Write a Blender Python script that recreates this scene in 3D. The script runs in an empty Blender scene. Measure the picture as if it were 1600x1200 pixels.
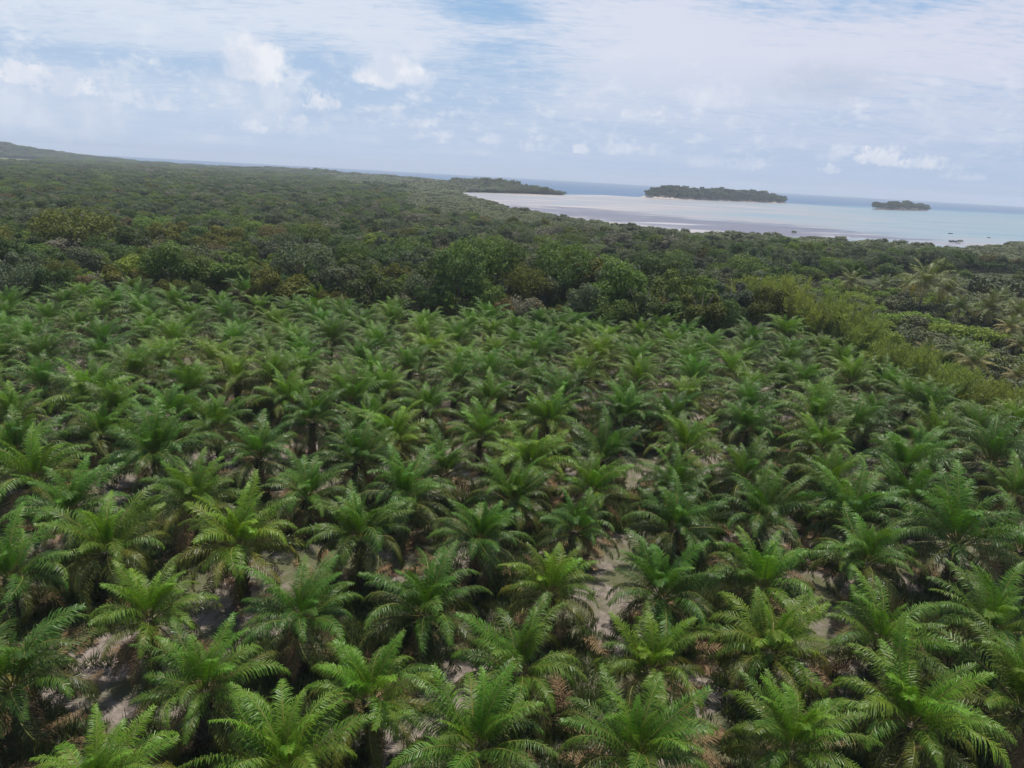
import bpy, math, random
import numpy as np
from mathutils import Vector, Matrix

random.seed(7)
RNG = np.random.default_rng(11)
R = math.radians
scene = bpy.context.scene
COL = scene.collection

# ------------------------------------------------------------------ camera
F_PX, CX, CY, PHI, HZ = 1111.0, 800.0, 600.0, R(3.2), 273.6
CAM_H = 31.0
TH = math.atan((CY - HZ) * math.cos(PHI) / F_PX)
_f = np.array([0, math.cos(TH), -math.sin(TH)])
_r = np.array([1.0, 0, 0]); _u = np.array([0, math.sin(TH), math.cos(TH)])
AX = math.cos(PHI) * _r + math.sin(PHI) * _u
AY = -math.sin(PHI) * _r + math.cos(PHI) * _u
CPOS = np.array([0, 0, CAM_H])
cd = bpy.data.cameras.new('camera'); cam = bpy.data.objects.new('camera', cd); COL.objects.link(cam)
cd.sensor_width = 36; cd.lens = 36 * F_PX / 1600; cd.clip_start = 0.5; cd.clip_end = 60000
M = Matrix(((AX[0], AY[0], -_f[0], 0), (AX[1], AY[1], -_f[1], 0), (AX[2], AY[2], -_f[2], CAM_H), (0, 0, 0, 1)))
cam.matrix_world = M
scene.camera = cam

def ray(px, py):
    d = _f + AX * (px - CX) / F_PX + AY * (CY - py) / F_PX
    return d / np.linalg.norm(d)

def at(px, py, z=0.0):
    d = ray(px, py)
    return CPOS + d * ((z - CAM_H) / d[2])

def pix(p):
    q = np.asarray(p, float) - CPOS
    w = q @ _f
    return CX + F_PX * (q @ AX) / w, CY - F_PX * (q @ AY) / w

# ------------------------------------------------------------------ light, sky, exposure
SUN_EL, SUN_AZ = 75.0, 25.0          # azimuth from +Y (straight ahead) towards +X
sd = bpy.data.lights.new('sun', 'SUN'); sd.energy = 5.0; sd.angle = R(0.6); sd.color = (1.0, 0.955, 0.88)
so = bpy.data.objects.new('sun', sd); COL.objects.link(so)
sv = Vector((math.sin(R(SUN_AZ)) * math.cos(R(SUN_EL)), math.cos(R(SUN_AZ)) * math.cos(R(SUN_EL)), math.sin(R(SUN_EL))))
so.rotation_euler = sv.to_track_quat('Z', 'Y').to_euler(); so.location = (0, 0, 200)
vs = scene.view_settings
vs.view_transform = 'Standard'; vs.look = 'None'; vs.exposure = 0.12; vs.gamma = 1.0; vs.use_curve_mapping = False
cy = scene.cycles
cy.max_bounces = 5; cy.diffuse_bounces = 2; cy.glossy_bounces = 2; cy.transmission_bounces = 3; cy.transparent_max_bounces = 4
cy.volume_bounces = 0; cy.use_denoising = True
try:
    cy.denoiser = 'OPENIMAGEDENOISE'; cy.denoising_input_passes = 'RGB_ALBEDO_NORMAL'; cy.denoising_prefilter = 'ACCURATE'
except Exception:
    pass
cy.caustics_reflective = False; cy.caustics_refractive = False
cy.sample_clamp_indirect = 4.0

class NT:
    """tiny helper over a node tree"""
    def __init__(s, tree): s.t = tree; s.n = tree.nodes; s.l = tree.links
    def link(s, a, b): s.l.new(a, b)
    def val(s, sock, v):
        if isinstance(v, bpy.types.NodeSocket): s.l.new(v, sock)
        elif v is not None: sock.default_value = v
    def m(s, op, a, b=None, c=None, clamp=False):
        n = s.n.new('ShaderNodeMath'); n.operation = op; n.use_clamp = clamp
        s.val(n.inputs[0], a)
        if b is not None: s.val(n.inputs[1], b)
        if c is not None: s.val(n.inputs[2], c)
        return n.outputs[0]
    def mix(s, f, a, b, mode='MIX'):
        n = s.n.new('ShaderNodeMix'); n.data_type = 'RGBA'; n.blend_type = mode; n.clamp_factor = True
        s.val(n.inputs[0], f); s.val(n.inputs[6], rgba(a)); s.val(n.inputs[7], rgba(b))
        return n.outputs[2]
    def smooth(s, x, a, b):
        n = s.n.new('ShaderNodeMapRange'); n.interpolation_type = 'SMOOTHSTEP'; n.clamp = True
        s.val(n.inputs[0], x); n.inputs[1].default_value = a; n.inputs[2].default_value = b
        n.inputs[3].default_value = 0; n.inputs[4].default_value = 1
        return n.outputs[0]
    def lin(s, x, a, b, c=0.0, d=1.0):
        n = s.n.new('ShaderNodeMapRange'); n.clamp = True
        s.val(n.inputs[0], x); n.inputs[1].default_value = a; n.inputs[2].default_value = b
        n.inputs[3].default_value = c; n.inputs[4].default_value = d
        return n.outputs[0]
    def noise(s, vec, scale, detail=4.0, rough=0.55, dist=0.0):
        n = s.n.new('ShaderNodeTexNoise'); n.inputs['Scale'].default_value = scale
        n.inputs['Detail'].default_value = detail; n.inputs['Roughness'].default_value = rough
        n.inputs['Distortion'].default_value = dist
        if vec is not None: s.l.new(vec, n.inputs['Vector'])
        return n.outputs[0]
    def vmul(s, vec, v):
        n = s.n.new('ShaderNodeVectorMath'); n.operation = 'MULTIPLY'; s.val(n.inputs[0], vec); n.inputs[1].default_value = v
        return n.outputs[0]
    def ramp(s, x, stops):
        n = s.n.new('ShaderNodeValToRGB'); s.l.new(x, n.inputs[0])
        e = n.color_ramp.elements
        while len(e) < len(stops): e.new(0.5)
        for el, (p, c) in zip(e, stops): el.position = p; el.color = rgba(c)
        return n.outputs[0]

def rgba(c):
    if isinstance(c, (tuple, list)) and len(c) == 3: return (*c, 1.0)
    return c

def srgb(r, g, b):
    f = lambda v: (v / 255 / 12.92) if v <= 10 else ((v / 255 + 0.055) / 1.055) ** 2.4
    return (f(r), f(g), f(b))

def azel(px, py):
    d = ray(px, py)
    return math.atan2(d[0], d[1]), math.asin(d[2])

def build_world():
    w = bpy.data.worlds.new('World'); scene.world = w; w.use_nodes = True
    w.cycles.sampling_method = 'MANUAL'; w.cycles.sample_map_resolution = 512
    t = NT(w.node_tree)
    for n in list(t.n): t.n.remove(n)
    out = t.n.new('ShaderNodeOutputWorld'); bg = t.n.new('ShaderNodeBackground')
    t.link(bg.outputs[0], out.inputs[0])
    tc = t.n.new('ShaderNodeTexCoord'); vec = tc.outputs['Generated']
    sep = t.n.new('ShaderNodeSeparateXYZ'); t.link(vec, sep.inputs[0])
    x, y, z = sep.outputs
    zc = t.m('MAXIMUM', z, 0.004)
    com = t.n.new('ShaderNodeCombineXYZ'); t.link(x, com.inputs[0]); t.link(y, com.inputs[1]); t.link(zc, com.inputs[2])
    sky = t.n.new('ShaderNodeTexSky'); sky.sky_type = 'NISHITA'; sky.sun_disc = False
    sky.sun_elevation = R(SUN_EL); sky.sun_rotation = R(SUN_AZ); sky.altitude = 10; sky.air_density = 1.0; sky.dust_density = 1.2; sky.ozone_density = 1.5
    t.link(com.outputs[0], sky.inputs[0])
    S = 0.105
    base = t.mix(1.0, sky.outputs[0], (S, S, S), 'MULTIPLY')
    az = t.m('ARCTAN2', x, y); el = t.m('ARCSINE', zc)
    # high, thin veil: pale near the horizon, streaked above
    pl = t.n.new('ShaderNodeCombineXYZ')
    den = t.m('ADD', zc, 0.10)
    t.link(t.m('DIVIDE', x, den), pl.inputs[0]); t.link(t.m('DIVIDE', y, den), pl.inputs[1])
    pvec = pl.outputs[0]
    streak = t.noise(t.vmul(pvec, (1.0, 1.9, 1)), 0.8, 6, 0.58, 0.6)
    ripple = t.noise(t.vmul(pvec, (1.4, 3.6, 1)), 3.2, 5, 0.6, 0.3)
    edge = t.noise(vec, 42.0, 7, 0.66)
    edge2 = t.noise(vec, 11.0, 3, 0.5)
    edge_c = t.m('ADD', t.m('MULTIPLY', t.m('SUBTRACT', edge, 0.5), 2.3), t.m('MULTIPLY', t.m('SUBTRACT', edge2, 0.5), 1.2))
    edge3 = t.noise(vec, 105.0, 6, 0.66)
    edge_s = t.m('ADD', t.m('MULTIPLY', t.m('SUBTRACT', edge3, 0.5), 3.2), t.m('MULTIPLY', t.m('SUBTRACT', edge, 0.5), 1.0))

    def blob(px, py, rx, ry, flat=False):
        a0, e0 = azel(px, py)
        da = t.m('MULTIPLY', t.m('SUBTRACT', az, a0), F_PX / rx * 0.98)
        de = t.m('MULTIPLY', t.m('SUBTRACT', el, e0), F_PX / ry * 0.98)
        if flat: de = t.m('MINIMUM', de, t.m('MULTIPLY', de, 2.0))
        return t.m('SUBTRACT', 1.0, t.m('MULTIPLY_ADD', da, da, t.m('MULTIPLY', de, de)))
    bias = None
    for (px, py, rx, ry, k) in [(1250, 90, 520, 130, .55), (590, 35, 230, 42, .45), (120, 20, 330, 45, .5), (640, 75, 120, 25, .25), (1000, 60, 200, 60, .2),
                                (790, 115, 130, 55, -.45), (480, 120, 110, 75, -.45), (170, 88, 260, 20, -.45), (770, 18, 90, 22, -.5), (1330, 8, 220, 22, -.45), (560, 160, 200, 40, -.3)]:
        b = t.m('MULTIPLY', t.m('MAXIMUM', blob(px, py, rx, ry), 0.0), k)
        bias = b if bias is None else t.m('ADD', bias, b)
    veil = t.m('ADD', t.m('ADD', t.m('MULTIPLY', streak, 1.15), t.m('MULTIPLY', ripple, 0.85)), t.m('MULTIPLY', bias, 0.75))
    fleck = t.noise(t.vmul(pvec, (1.6, 3.0, 1)), 9.0, 4, .6)
    veil = t.m('ADD', veil, t.m('MULTIPLY', t.m('SUBTRACT', fleck, .5), .75))
    veil = t.smooth(veil, 0.62, 1.42)
    low = t.m('SUBTRACT', 1.0, t.smooth(el, 0.0, 0.26))
    veil_col = t.mix(t.smooth(az, -0.5, 0.6), srgb(222, 230, 243), srgb(221, 223, 238))
    high = t.m('SUBTRACT', 1.0, t.smooth(el, .27, .62))         # overhead, above the frame, sky made darker open blue to cut fill light
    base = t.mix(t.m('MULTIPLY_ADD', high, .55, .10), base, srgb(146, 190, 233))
    hor = t.mix(t.smooth(az, -0.6, 0.6), srgb(190, 208, 234), srgb(176, 196, 226))
    base = t.mix(t.m('MULTIPLY', low, 0.93), base, hor)
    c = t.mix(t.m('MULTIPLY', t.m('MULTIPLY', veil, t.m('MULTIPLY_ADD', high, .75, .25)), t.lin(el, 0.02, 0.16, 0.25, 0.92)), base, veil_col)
    # grey smear of a shaded cloud
    g = t.smooth(t.m('ADD', blob(1290, 128, 95, 32), t.m('MULTIPLY', edge_c, 0.6)), 0.0, 1.0)
    c = t.mix(t.m('MULTIPLY', g, 0.42), c, srgb(184, 196, 218))
    # fair-weather cumulus, each where it hangs in the sky
    cum = [(400, 95, 40, 36, 1.0), (402, 142, 75, 42, .5), (455, 133, 26, 18, .55), (612, 114, 50, 21, 1.0), (40, 113, 34, 17, .95),
           (97, 131, 36, 18, .8), (60, 165, 110, 40, .45), (497, 158, 25, 13, .9), (470, 186, 10, 8, .75), (395, 198, 24, 10, .65),
           (660, 192, 22, 7, .7), (375, 170, 70, 30, .35), (195, 150, 34, 17, .5), (180, 125, 30, 20, .4), (762, 218, 22, 8, .45), (835, 229, 27, 9, .5),
           (908, 233, 13, 8, .85), (965, 229, 36, 13, .6), (690, 218, 15, 7, .5), (1095, 250, 42, 13, .4), (1112, 150, 48, 20, .5), (1030, 235, 25, 10, .4),
           (1380, 245, 28, 14, .85), (1450, 255, 36, 9, .65), (1300, 264, 15, 7, .75), (1170, 256, 28, 10, .5), (1555, 213, 50, 9, .3),
           (330, 215, 70, 10, .35), (150, 198, 55, 11, .35), (560, 215, 40, 8, .3), (1500, 275, 25, 6, .4), (250, 160, 22, 12, .45), (720, 235, 60, 7, .3)]
    cov = None
    for (px, py, rx, ry, k) in cum:
        big_ = rx > 37
        b = blob(px, py + ry * .35, rx * 1.3, ry * 1.55, True)
        b = t.m('MULTIPLY', t.smooth(t.m('ADD', b, edge_c if big_ else edge_s), 0.05, .9 if k > .7 else 1.2), k)
        cov = b if cov is None else t.m('MAXIMUM', cov, b)
    shade = t.smooth(t.noise(vec, 26.0, 4, 0.5), 0.35, 0.65)
    puff = t.noise(t.vmul(vec, (1, 1, 1.9)), 30.0, 7, .62)
    band = t.m('MULTIPLY', t.smooth(el, .012, .05), t.m('SUBTRACT', 1.0, t.smooth(el, .10, .19)))
    band = t.m('MULTIPLY', band, t.lin(az, -.7, .5, 1.0, .55))
    cov = t.m('MAXIMUM', cov, t.m('MULTIPLY', t.m('MULTIPLY', t.smooth(puff, .48, .70), band), .8))
    ccol = t.mix(shade, srgb(216, 224, 239), srgb(244, 245, 250))
    c = t.mix(t.m('MULTIPLY', cov, 0.9), c, ccol)
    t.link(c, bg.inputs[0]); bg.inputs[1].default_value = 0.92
build_world()

# ------------------------------------------------------------------ mesh helpers
class MB:
    """collects vertices, faces and material indices; build() links them as ONE object"""
    def __init__(s): s.v = []; s.f = []; s.m = []
    def add(s, verts, faces, mat=0):
        o = len(s.v); s.v.extend(verts); s.f.extend([tuple(i + o for i in f) for f in faces]); s.m.extend([mat] * len(faces))
    def tube(s, pts, radii, n=6, mat=0, cap=True):
        pts = [np.asarray(p, float) for p in pts]; rings = []
        for i, p in enumerate(pts):
            d = pts[min(i + 1, len(pts) - 1)] - pts[max(i - 1, 0)]; d = d / (np.linalg.norm(d) + 1e-9)
            a = np.cross(d, [0.31, 0.95, 0.11]); a /= np.linalg.norm(a) + 1e-9; b = np.cross(d, a)
            rings.append([tuple(p + radii[i] * (math.cos(k * 2 * math.pi / n) * a + math.sin(k * 2 * math.pi / n) * b)) for k in range(n)])
        vs_ = [v for r in rings for v in r]; fs = []
        for i in range(len(pts) - 1):
            for k in range(n):
                fs.append((i * n + k, i * n + (k + 1) % n, (i + 1) * n + (k + 1) % n, (i + 1) * n + k))
        if cap: fs.append(tuple((len(pts) - 1) * n + k for k in range(n)))
        s.add(vs_, fs, mat)
    def mesh(s, name, mats):
        me = bpy.data.meshes.new(name); me.from_pydata([tuple(map(float, v)) for v in s.v], [], s.f)
        for m_ in mats: me.materials.append(m_)
        if len(mats) > 1: me.polygons.foreach_set('material_index', s.m)
        me.update(); return me

def quads_mesh(name, V, mats, midx=None, tri=False):
    """V: (n,4,3) array of separate quads"""
    n = len(V); me = bpy.data.meshes.new(name); k = V.shape[1]
    me.vertices.add(n * k); me.vertices.foreach_set('co', V.reshape(-1).astype(np.float32))
    me.loops.add(n * k); me.loops.foreach_set('vertex_index', np.arange(n * k, dtype=np.int32))
    me.polygons.add(n); me.polygons.foreach_set('loop_start', np.arange(0, n * k, k, dtype=np.int32))
    for m_ in mats: me.materials.append(m_)
    if midx is not None: me.polygons.foreach_set('material_index', np.asarray(midx, np.int32))
    me.update(calc_edges=True); me.validate(); return me

def link(name, data, parent=None, loc=(0, 0, 0), rot=None, scl=None):
    o = bpy.data.objects.new(name, data); COL.objects.link(o)
    if parent is not None: o.parent = parent
    o.location = loc
    if rot is not None: o.rotation_euler = rot
    if scl is not None: o.scale = scl
    return o

def tag(o, label=None, cat=None, group=None, kind=None):
    if label: o['label'] = label
    if cat: o['category'] = cat
    if group: o['group'] = group
    if kind: o['kind'] = kind
    return o

# ------------------------------------------------------------------ materials
def new_mat(name):
    m = bpy.data.materials.new(name); m.use_nodes = True
    t = NT(m.node_tree)
    for n in list(t.n): t.n.remove(n)
    out = t.n.new('ShaderNodeOutputMaterial')
    return m, t, out

def foliage(name, col, var=0.25, hue=0.03, rough=0.6, trans=0.25, spec=0.4, col2=None, f2=0.4, nscale=0.9, use_tint=False, patch=0.0):
    """leaf material: plant-to-plant variation by object random, leaf-to-leaf variation by noise"""
    m, t, out = new_mat(name)
    oi = t.n.new('ShaderNodeObjectInfo'); rnd = oi.outputs['Random']
    geo = t.n.new('ShaderNodeNewGeometry'); pos = geo.outputs['Position']
    n1 = t.noise(pos, nscale, 2, 0.6)
    c = rgba(col)
    if col2 is not None:
        c = t.mix(t.m('MULTIPLY', t.smooth(n1, 0.42, 0.66), f2), col, col2)
    hsv = t.n.new('ShaderNodeHueSaturation')
    t.link(t.m('MULTIPLY_ADD', rnd, hue * 2, 0.5 - hue), hsv.inputs['Hue'])
    r2 = t.m('FRACT', t.m('MULTIPLY', rnd, 17.31))
    v = t.m('MULTIPLY_ADD', r2, var * 2, 1.0 - var)
    v = t.m('MULTIPLY', v, t.lin(geo.outputs['Random Per Island'], 0, 1, 0.8, 1.2))
    if patch > 0:
        big = t.noise(pos, 0.012, 3, 0.6)
        v = t.m('MULTIPLY', v, t.lin(big, 0.3, 0.7, 1 - patch, 1 + patch))
    t.val(hsv.inputs['Value'], v)
    hsv.inputs['Saturation'].default_value = 1.0
    if isinstance(c, bpy.types.NodeSocket): t.link(c, hsv.inputs['Color'])
    else: hsv.inputs['Color'].default_value = c
    colr = hsv.outputs[0]
    if use_tint:
        colr = t.mix(1.0, colr, oi.outputs['Color'], 'MULTIPLY')
    p = t.n.new('ShaderNodeBsdfPrincipled'); t.link(colr, p.inputs['Base Color'])
    p.inputs['Roughness'].default_value = rough; p.inputs['Specular IOR Level'].default_value = spec
    if trans > 0:
        tr = t.n.new('ShaderNodeBsdfTranslucent'); t.link(t.mix(1.0, colr, (1.25, 1.3, 0.55), 'MULTIPLY'), tr.inputs[0])
        mx = t.n.new('ShaderNodeMixShader'); mx.inputs[0].default_value = trans
        t.link(p.outputs[0], mx.inputs[1]); t.link(tr.outputs[0], mx.inputs[2]); t.link(mx.outputs[0], out.inputs[0])
    else:
        t.link(p.outputs[0], out.inputs[0])
    return m

def plain(name, col, rough=0.8, col2=None, nscale=3.0, spec=0.3):
    m, t, out = new_mat(name)
    p = t.n.new('ShaderNodeBsdfPrincipled')
    if col2 is not None:
        geo = t.n.new('ShaderNodeNewGeometry')
        t.link(t.mix(t.smooth(t.noise(geo.outputs['Position'], nscale, 4, 0.6), 0.35, 0.65), col, col2), p.inputs['Base Color'])
    else:
        p.inputs['Base Color'].default_value = rgba(col)
    p.inputs['Roughness'].default_value = rough; p.inputs['Specular IOR Level'].default_value = spec
    t.link(p.outputs[0], out.inputs[0]); return m

PF = dict(use_tint=True, rough=0.42, spec=0.28, nscale=1.3)
M_YOUNG = foliage('palm_leaf_young', (0.092, 0.19, 0.017), .2, .012, col2=(0.15, 0.225, 0.016), trans=.30, **PF)
M_MID = foliage('palm_leaf', (0.07, 0.134, 0.015), .27, .014, col2=(0.11, 0.157, 0.017), f2=.5, trans=.22, **PF)
M_OLD = foliage('palm_leaf_old', (0.066, 0.088, 0.017), .27, .015, col2=(0.125, 0.118, 0.025), f2=.6, trans=.18, **PF)
M_DRY = foliage('palm_leaf_dry', (0.17, 0.11, 0.055), .25, .01, col2=(0.22, 0.15, 0.08), trans=.15, rough=.7, spec=.2)
M_RACHIS = plain('palm_rachis', (0.11, 0.14, 0.03), .55, (0.19, 0.15, 0.035), 1.5)
M_TRUNK = plain('palm_trunk', (0.055, 0.042, 0.030), .9, (0.11, 0.09, 0.06), 6)
M_BARK = plain('bark', (0.12, 0.10, 0.08), .9, (0.20, 0.17, 0.14), 3)
M_COCO = foliage('coconut_leaf', (0.1, 0.135, 0.038), .2, .02, col2=(0.16, 0.155, 0.05), f2=.5, trans=.2, rough=.5, spec=.25)
M_COCO_Y = foliage('coconut_leaf_yellow', (0.21, 0.19, 0.06), .2, .02, col2=(0.28, 0.21, 0.07), trans=.2, rough=.5, spec=.2)
M_BAMBOO = foliage('feathery_leaf', (0.195, 0.235, 0.057), .2, .016, col2=(0.24, 0.268, 0.072), trans=.35, rough=.6, spec=.2)
CLASSES = {  # crown colours of the broadleaf trees
    'deep green': foliage('leaf_deep_green', (0.0626, 0.0961, 0.0291), .28, .02, col2=(0.0917, 0.1207, 0.0358), spec=.12, trans=.32, nscale=.5, patch=.15),
    'mid green': foliage('leaf_mid_green', (0.1029, 0.1476, 0.0335), .25, .02, col2=(0.1342, 0.1677, 0.038), spec=.12, trans=.32, nscale=.5, patch=.15),
    'olive': foliage('leaf_olive', (0.1092, 0.1179, 0.0245), .22, .02, col2=(0.1485, 0.1441, 0.0262), spec=.12, trans=.32, nscale=.5),
    'bright yellow-green': foliage('leaf_yellow_green', (0.1333, 0.1904, 0.0286), .2, .015, col2=(0.1809, 0.219, 0.0343), spec=.12, trans=.32, nscale=.5),
    'bronze': foliage('leaf_bronze', (0.131, 0.1076, 0.0468), .2, .015, col2=(0.1685, 0.131, 0.0608), spec=.12, trans=.32, nscale=.5),
    'grey-green': foliage('leaf_grey_green', (0.092, 0.112, 0.064), .25, .02, col2=(0.124, 0.142, 0.086), spec=.12, trans=.3, nscale=.5, rough=.6, patch=.15),
    'dull brown-grey': foliage('leaf_dull', (0.1677, 0.1565, 0.1118), .2, .015, col2=(0.2124, 0.1956, 0.1453), spec=.12, trans=.15, nscale=.5),
}
M_MANGROVE = foliage('leaf_mangrove', (0.14, 0.158, 0.088), .2, .015, spec=.2, col2=(0.168, 0.184, 0.108), nscale=.4, patch=.12)
M_ISLE = foliage('leaf_island', (0.065, 0.09, 0.045), .3, .02, spec=.2, col2=(0.09, 0.115, 0.055), nscale=.3)

# ------------------------------------------------------------------ the lie of the land
def W(px, py, z=0.0): return at(px, py, z)[:2]
PLANT = np.array([W(-140, 450, 5.5), W(0, 456, 5.5), W(200, 452, 5.5), W(400, 462, 5.5), W(620, 476, 5.5), W(800, 490, 5.5), W(1000, 505, 5.5), W(1180, 520, 5.5), W(1260, 538, 5), W(1400, 590, 5), W(1600, 660, 5),
                  W(1800, 730, 5), (60, 10), (-60, 5), (-100, 40)])
ORCH = np.array([W(1195, 470), W(1320, 440), W(1480, 425), W(1700, 430), W(1900, 600), W(1750, 720), W(1600, 662), W(1440, 600), W(1290, 545), W(1220, 505)])
SHORE_PX = [(722, 302.5), (745, 308), (778, 318), (830, 328), (880, 337), (935, 344), (1000, 352), (1080, 359), (1180, 364.5), (1280, 370), (1380, 376.5), (1440, 381), (1492, 386), (1530, 384), (1575, 378), (1640, 376), (1800, 384)]
SHORE = [W(x, y, 5.0) for x, y in SHORE_PX]
PEN = [W(720, 300.5, -1), W(765, 301.2, -1), (*W(830, 303, -1),), (*W(878, 305, -1),)]
tip = np.array(PEN[-1])
FAR = [tip + (12, 60), tip + (-60, 150), W(800, 293.5, 6), W(700, 286, 7), W(600, 276.5, 7), W(450, 266.3, 7), W(300, 257, 7), W(150, 247.5, 6), W(20, 240.5, 6)]
LAND = np.array([np.array(p[:2], float) for p in SHORE[::-1]] + [np.array(p, float) for p in PEN] + [np.array(p, float) for p in FAR] + [(-6000, 4200), (-7500, -7500), (7500, -7500), (7500, 1500)])

def inside(P, poly):
    P = np.atleast_2d(P); x, y = P[:, 0], P[:, 1]; r = np.zeros(len(P), bool)
    j = len(poly) - 1
    for i in range(len(poly)):
        xi, yi = poly[i]; xj, yj = poly[j]
        c = ((yi > y) != (yj > y)) & (x < (xj - xi) * (y - yi) / (yj - yi + 1e-12) + xi)
        r ^= c; j = i
    return r

def edge_dist(P, poly, closed=True):
    P = np.atleast_2d(P); d = np.full(len(P), 1e18)
    n = len(poly)
    for i in range(n if closed else n - 1):
        a = np.array(poly[i]); b = np.array(poly[(i + 1) % n]); ab = b - a
        t_ = np.clip(((P - a) @ ab) / (ab @ ab + 1e-12), 0, 1)
        q = a + t_[:, None] * ab
        d = np.minimum(d, ((P - q) ** 2).sum(1))
    return np.sqrt(d)

def signed(P, poly):
    d = edge_dist(P, poly); return np.where(inside(P, poly), d, -d)

HILL = np.array([-1900.0, 2340.0])
def ground_h(P):
    P = np.atleast_2d(np.asarray(P, float)); s = signed(P, LAND)
    h = np.clip(s / 14.0, -1, 0) * 4.0                    # the bed falls away below the water
    d2 = ((P - HILL) ** 2 * np.array([1.0, 0.5])).sum(1)
    h = h + 52.0 * np.exp(-d2 / (2 * 215.0 ** 2)) * (s > -20)
    r = np.hypot(P[:, 0], P[:, 1])
    rip = 0.16 * np.sin(P[:, 0] * .71 + 1.3 * np.sin(P[:, 1] * .37)) * np.sin(P[:, 1] * .63 + 1.1 * np.sin(P[:, 0] * .43))
    return h + rip * (s > 5)

def gh(x, y): return float(ground_h([(x, y)])[0])

def polar_sheet(name, radii, n_ang, zf, mat, a0=-math.pi, a1=math.pi, attrs=None):
    full = abs(a1 - a0 - 2 * math.pi) < 1e-6
    ang = np.linspace(a0, a1, n_ang + 1)[: n_ang if full else n_ang + 1]; na = len(ang)
    X = np.outer(radii, np.sin(ang)); Y = np.outer(radii, np.cos(ang))
    P = np.stack([X.ravel(), Y.ravel()], 1)
    Z = zf(P)
    V = np.concatenate([P, Z[:, None]], 1)
    i, j = np.meshgrid(np.arange(len(radii) - 1), np.arange(na if full else na - 1), indexing='ij')
    j2 = (j + 1) % na
    Fq = np.stack([i * na + j, (i + 1) * na + j, (i + 1) * na + j2, i * na + j2], -1).reshape(-1, 4)[:, ::-1]
    me = bpy.data.meshes.new(name); me.vertices.add(len(V)); me.vertices.foreach_set('co', V.astype(np.float32).ravel())
    me.loops.add(Fq.size); me.loops.foreach_set('vertex_index', Fq.astype(np.int32).ravel())
    me.polygons.add(len(Fq)); me.polygons.foreach_set('loop_start', np.arange(0, Fq.size, 4, dtype=np.int32))
    if attrs:
        for k, f_ in attrs.items():
            a = me.attributes.new(k, 'FLOAT', 'POINT'); a.data.foreach_set('value', f_(P).astype(np.float32))
    me.polygons.foreach_set('use_smooth', np.ones(len(Fq), bool))
    me.materials.append(mat); me.update(calc_edges=True)
    return link(name, me)

def attr(t, name):
    n = t.n.new('ShaderNodeAttribute'); n.attribute_name = name; return n.outputs['Fac']

def ground_material():
    m, t, out = new_mat('ground')
    geo = t.n.new('ShaderNodeNewGeometry'); pos = geo.outputs['Position']
    pl = attr(t, 'plantation'); fld = attr(t, 'field'); bare = attr(t, 'bare')
    n1 = t.noise(pos, 0.22, 6, 0.6); n2 = t.noise(pos, 1.7, 6, 0.65); n3 = t.noise(pos, 7.0, 4, 0.7)
    soil = t.mix(t.smooth(n2, 0.3, 0.7), (0.27, 0.225, 0.195), (0.125, 0.103, 0.086))
    soil = t.mix(t.m('MULTIPLY', t.smooth(n3, 0.5, 0.75), 0.6), soil, (0.10, 0.075, 0.055))
    soil = t.mix(t.m('MULTIPLY', t.smooth(n1, 0.40, 0.56), .85), soil, t.mix(t.smooth(n3, .4, .6), (0.055, 0.075, 0.026), (0.10, 0.10, 0.045)))
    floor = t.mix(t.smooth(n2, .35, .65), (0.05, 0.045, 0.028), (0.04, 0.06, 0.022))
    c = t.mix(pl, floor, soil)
    c = t.mix(fld, c, t.mix(n1, (0.17, 0.20, 0.07), (0.24, 0.23, 0.11)))
    c = t.mix(bare, c, (0.36, 0.24, 0.17))
    p = t.n.new('ShaderNodeBsdfPrincipled'); t.link(c, p.inputs['Base Color']); p.inputs['Roughness'].default_value = .95
    p.inputs['Specular IOR Level'].default_value = .1
    b = t.n.new('ShaderNodeBump'); b.inputs['Strength'].default_value = .6; b.inputs['Distance'].default_value = .15
    t.link(n3, b.inputs['Height']); t.link(b.outputs[0], p.inputs['Normal'])
    t.link(p.outputs[0], out.inputs[0]); return m

FIELD = np.array([W(-60, 245), W(62, 251), W(62, 253), W(-60, 247.5)])
CLEAR = np.array([W(-60, 244.5), W(68, 250.5), W(68, 257), W(-60, 251.5)])
BARE = np.array([W(-20, 261), W(16, 262), W(16, 270), W(-20, 269)])
radii = np.concatenate([[0.01], np.geomspace(6, 9300, 230)])
g = polar_sheet('ground', radii, 480, ground_h, ground_material(), attrs={
    'plantation': lambda P: np.clip(signed(P, PLANT) / 6 + .5, 0, 1),
    'field': lambda P: np.clip(signed(P, FIELD) / 12 + .4, 0, 1),
    'bare': lambda P: np.clip(signed(P, BARE) / 6 + .7, 0, 1)})
tag(g, kind='structure', label='sandy pinkish brown ground under the palms and forest', cat='ground')

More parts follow.
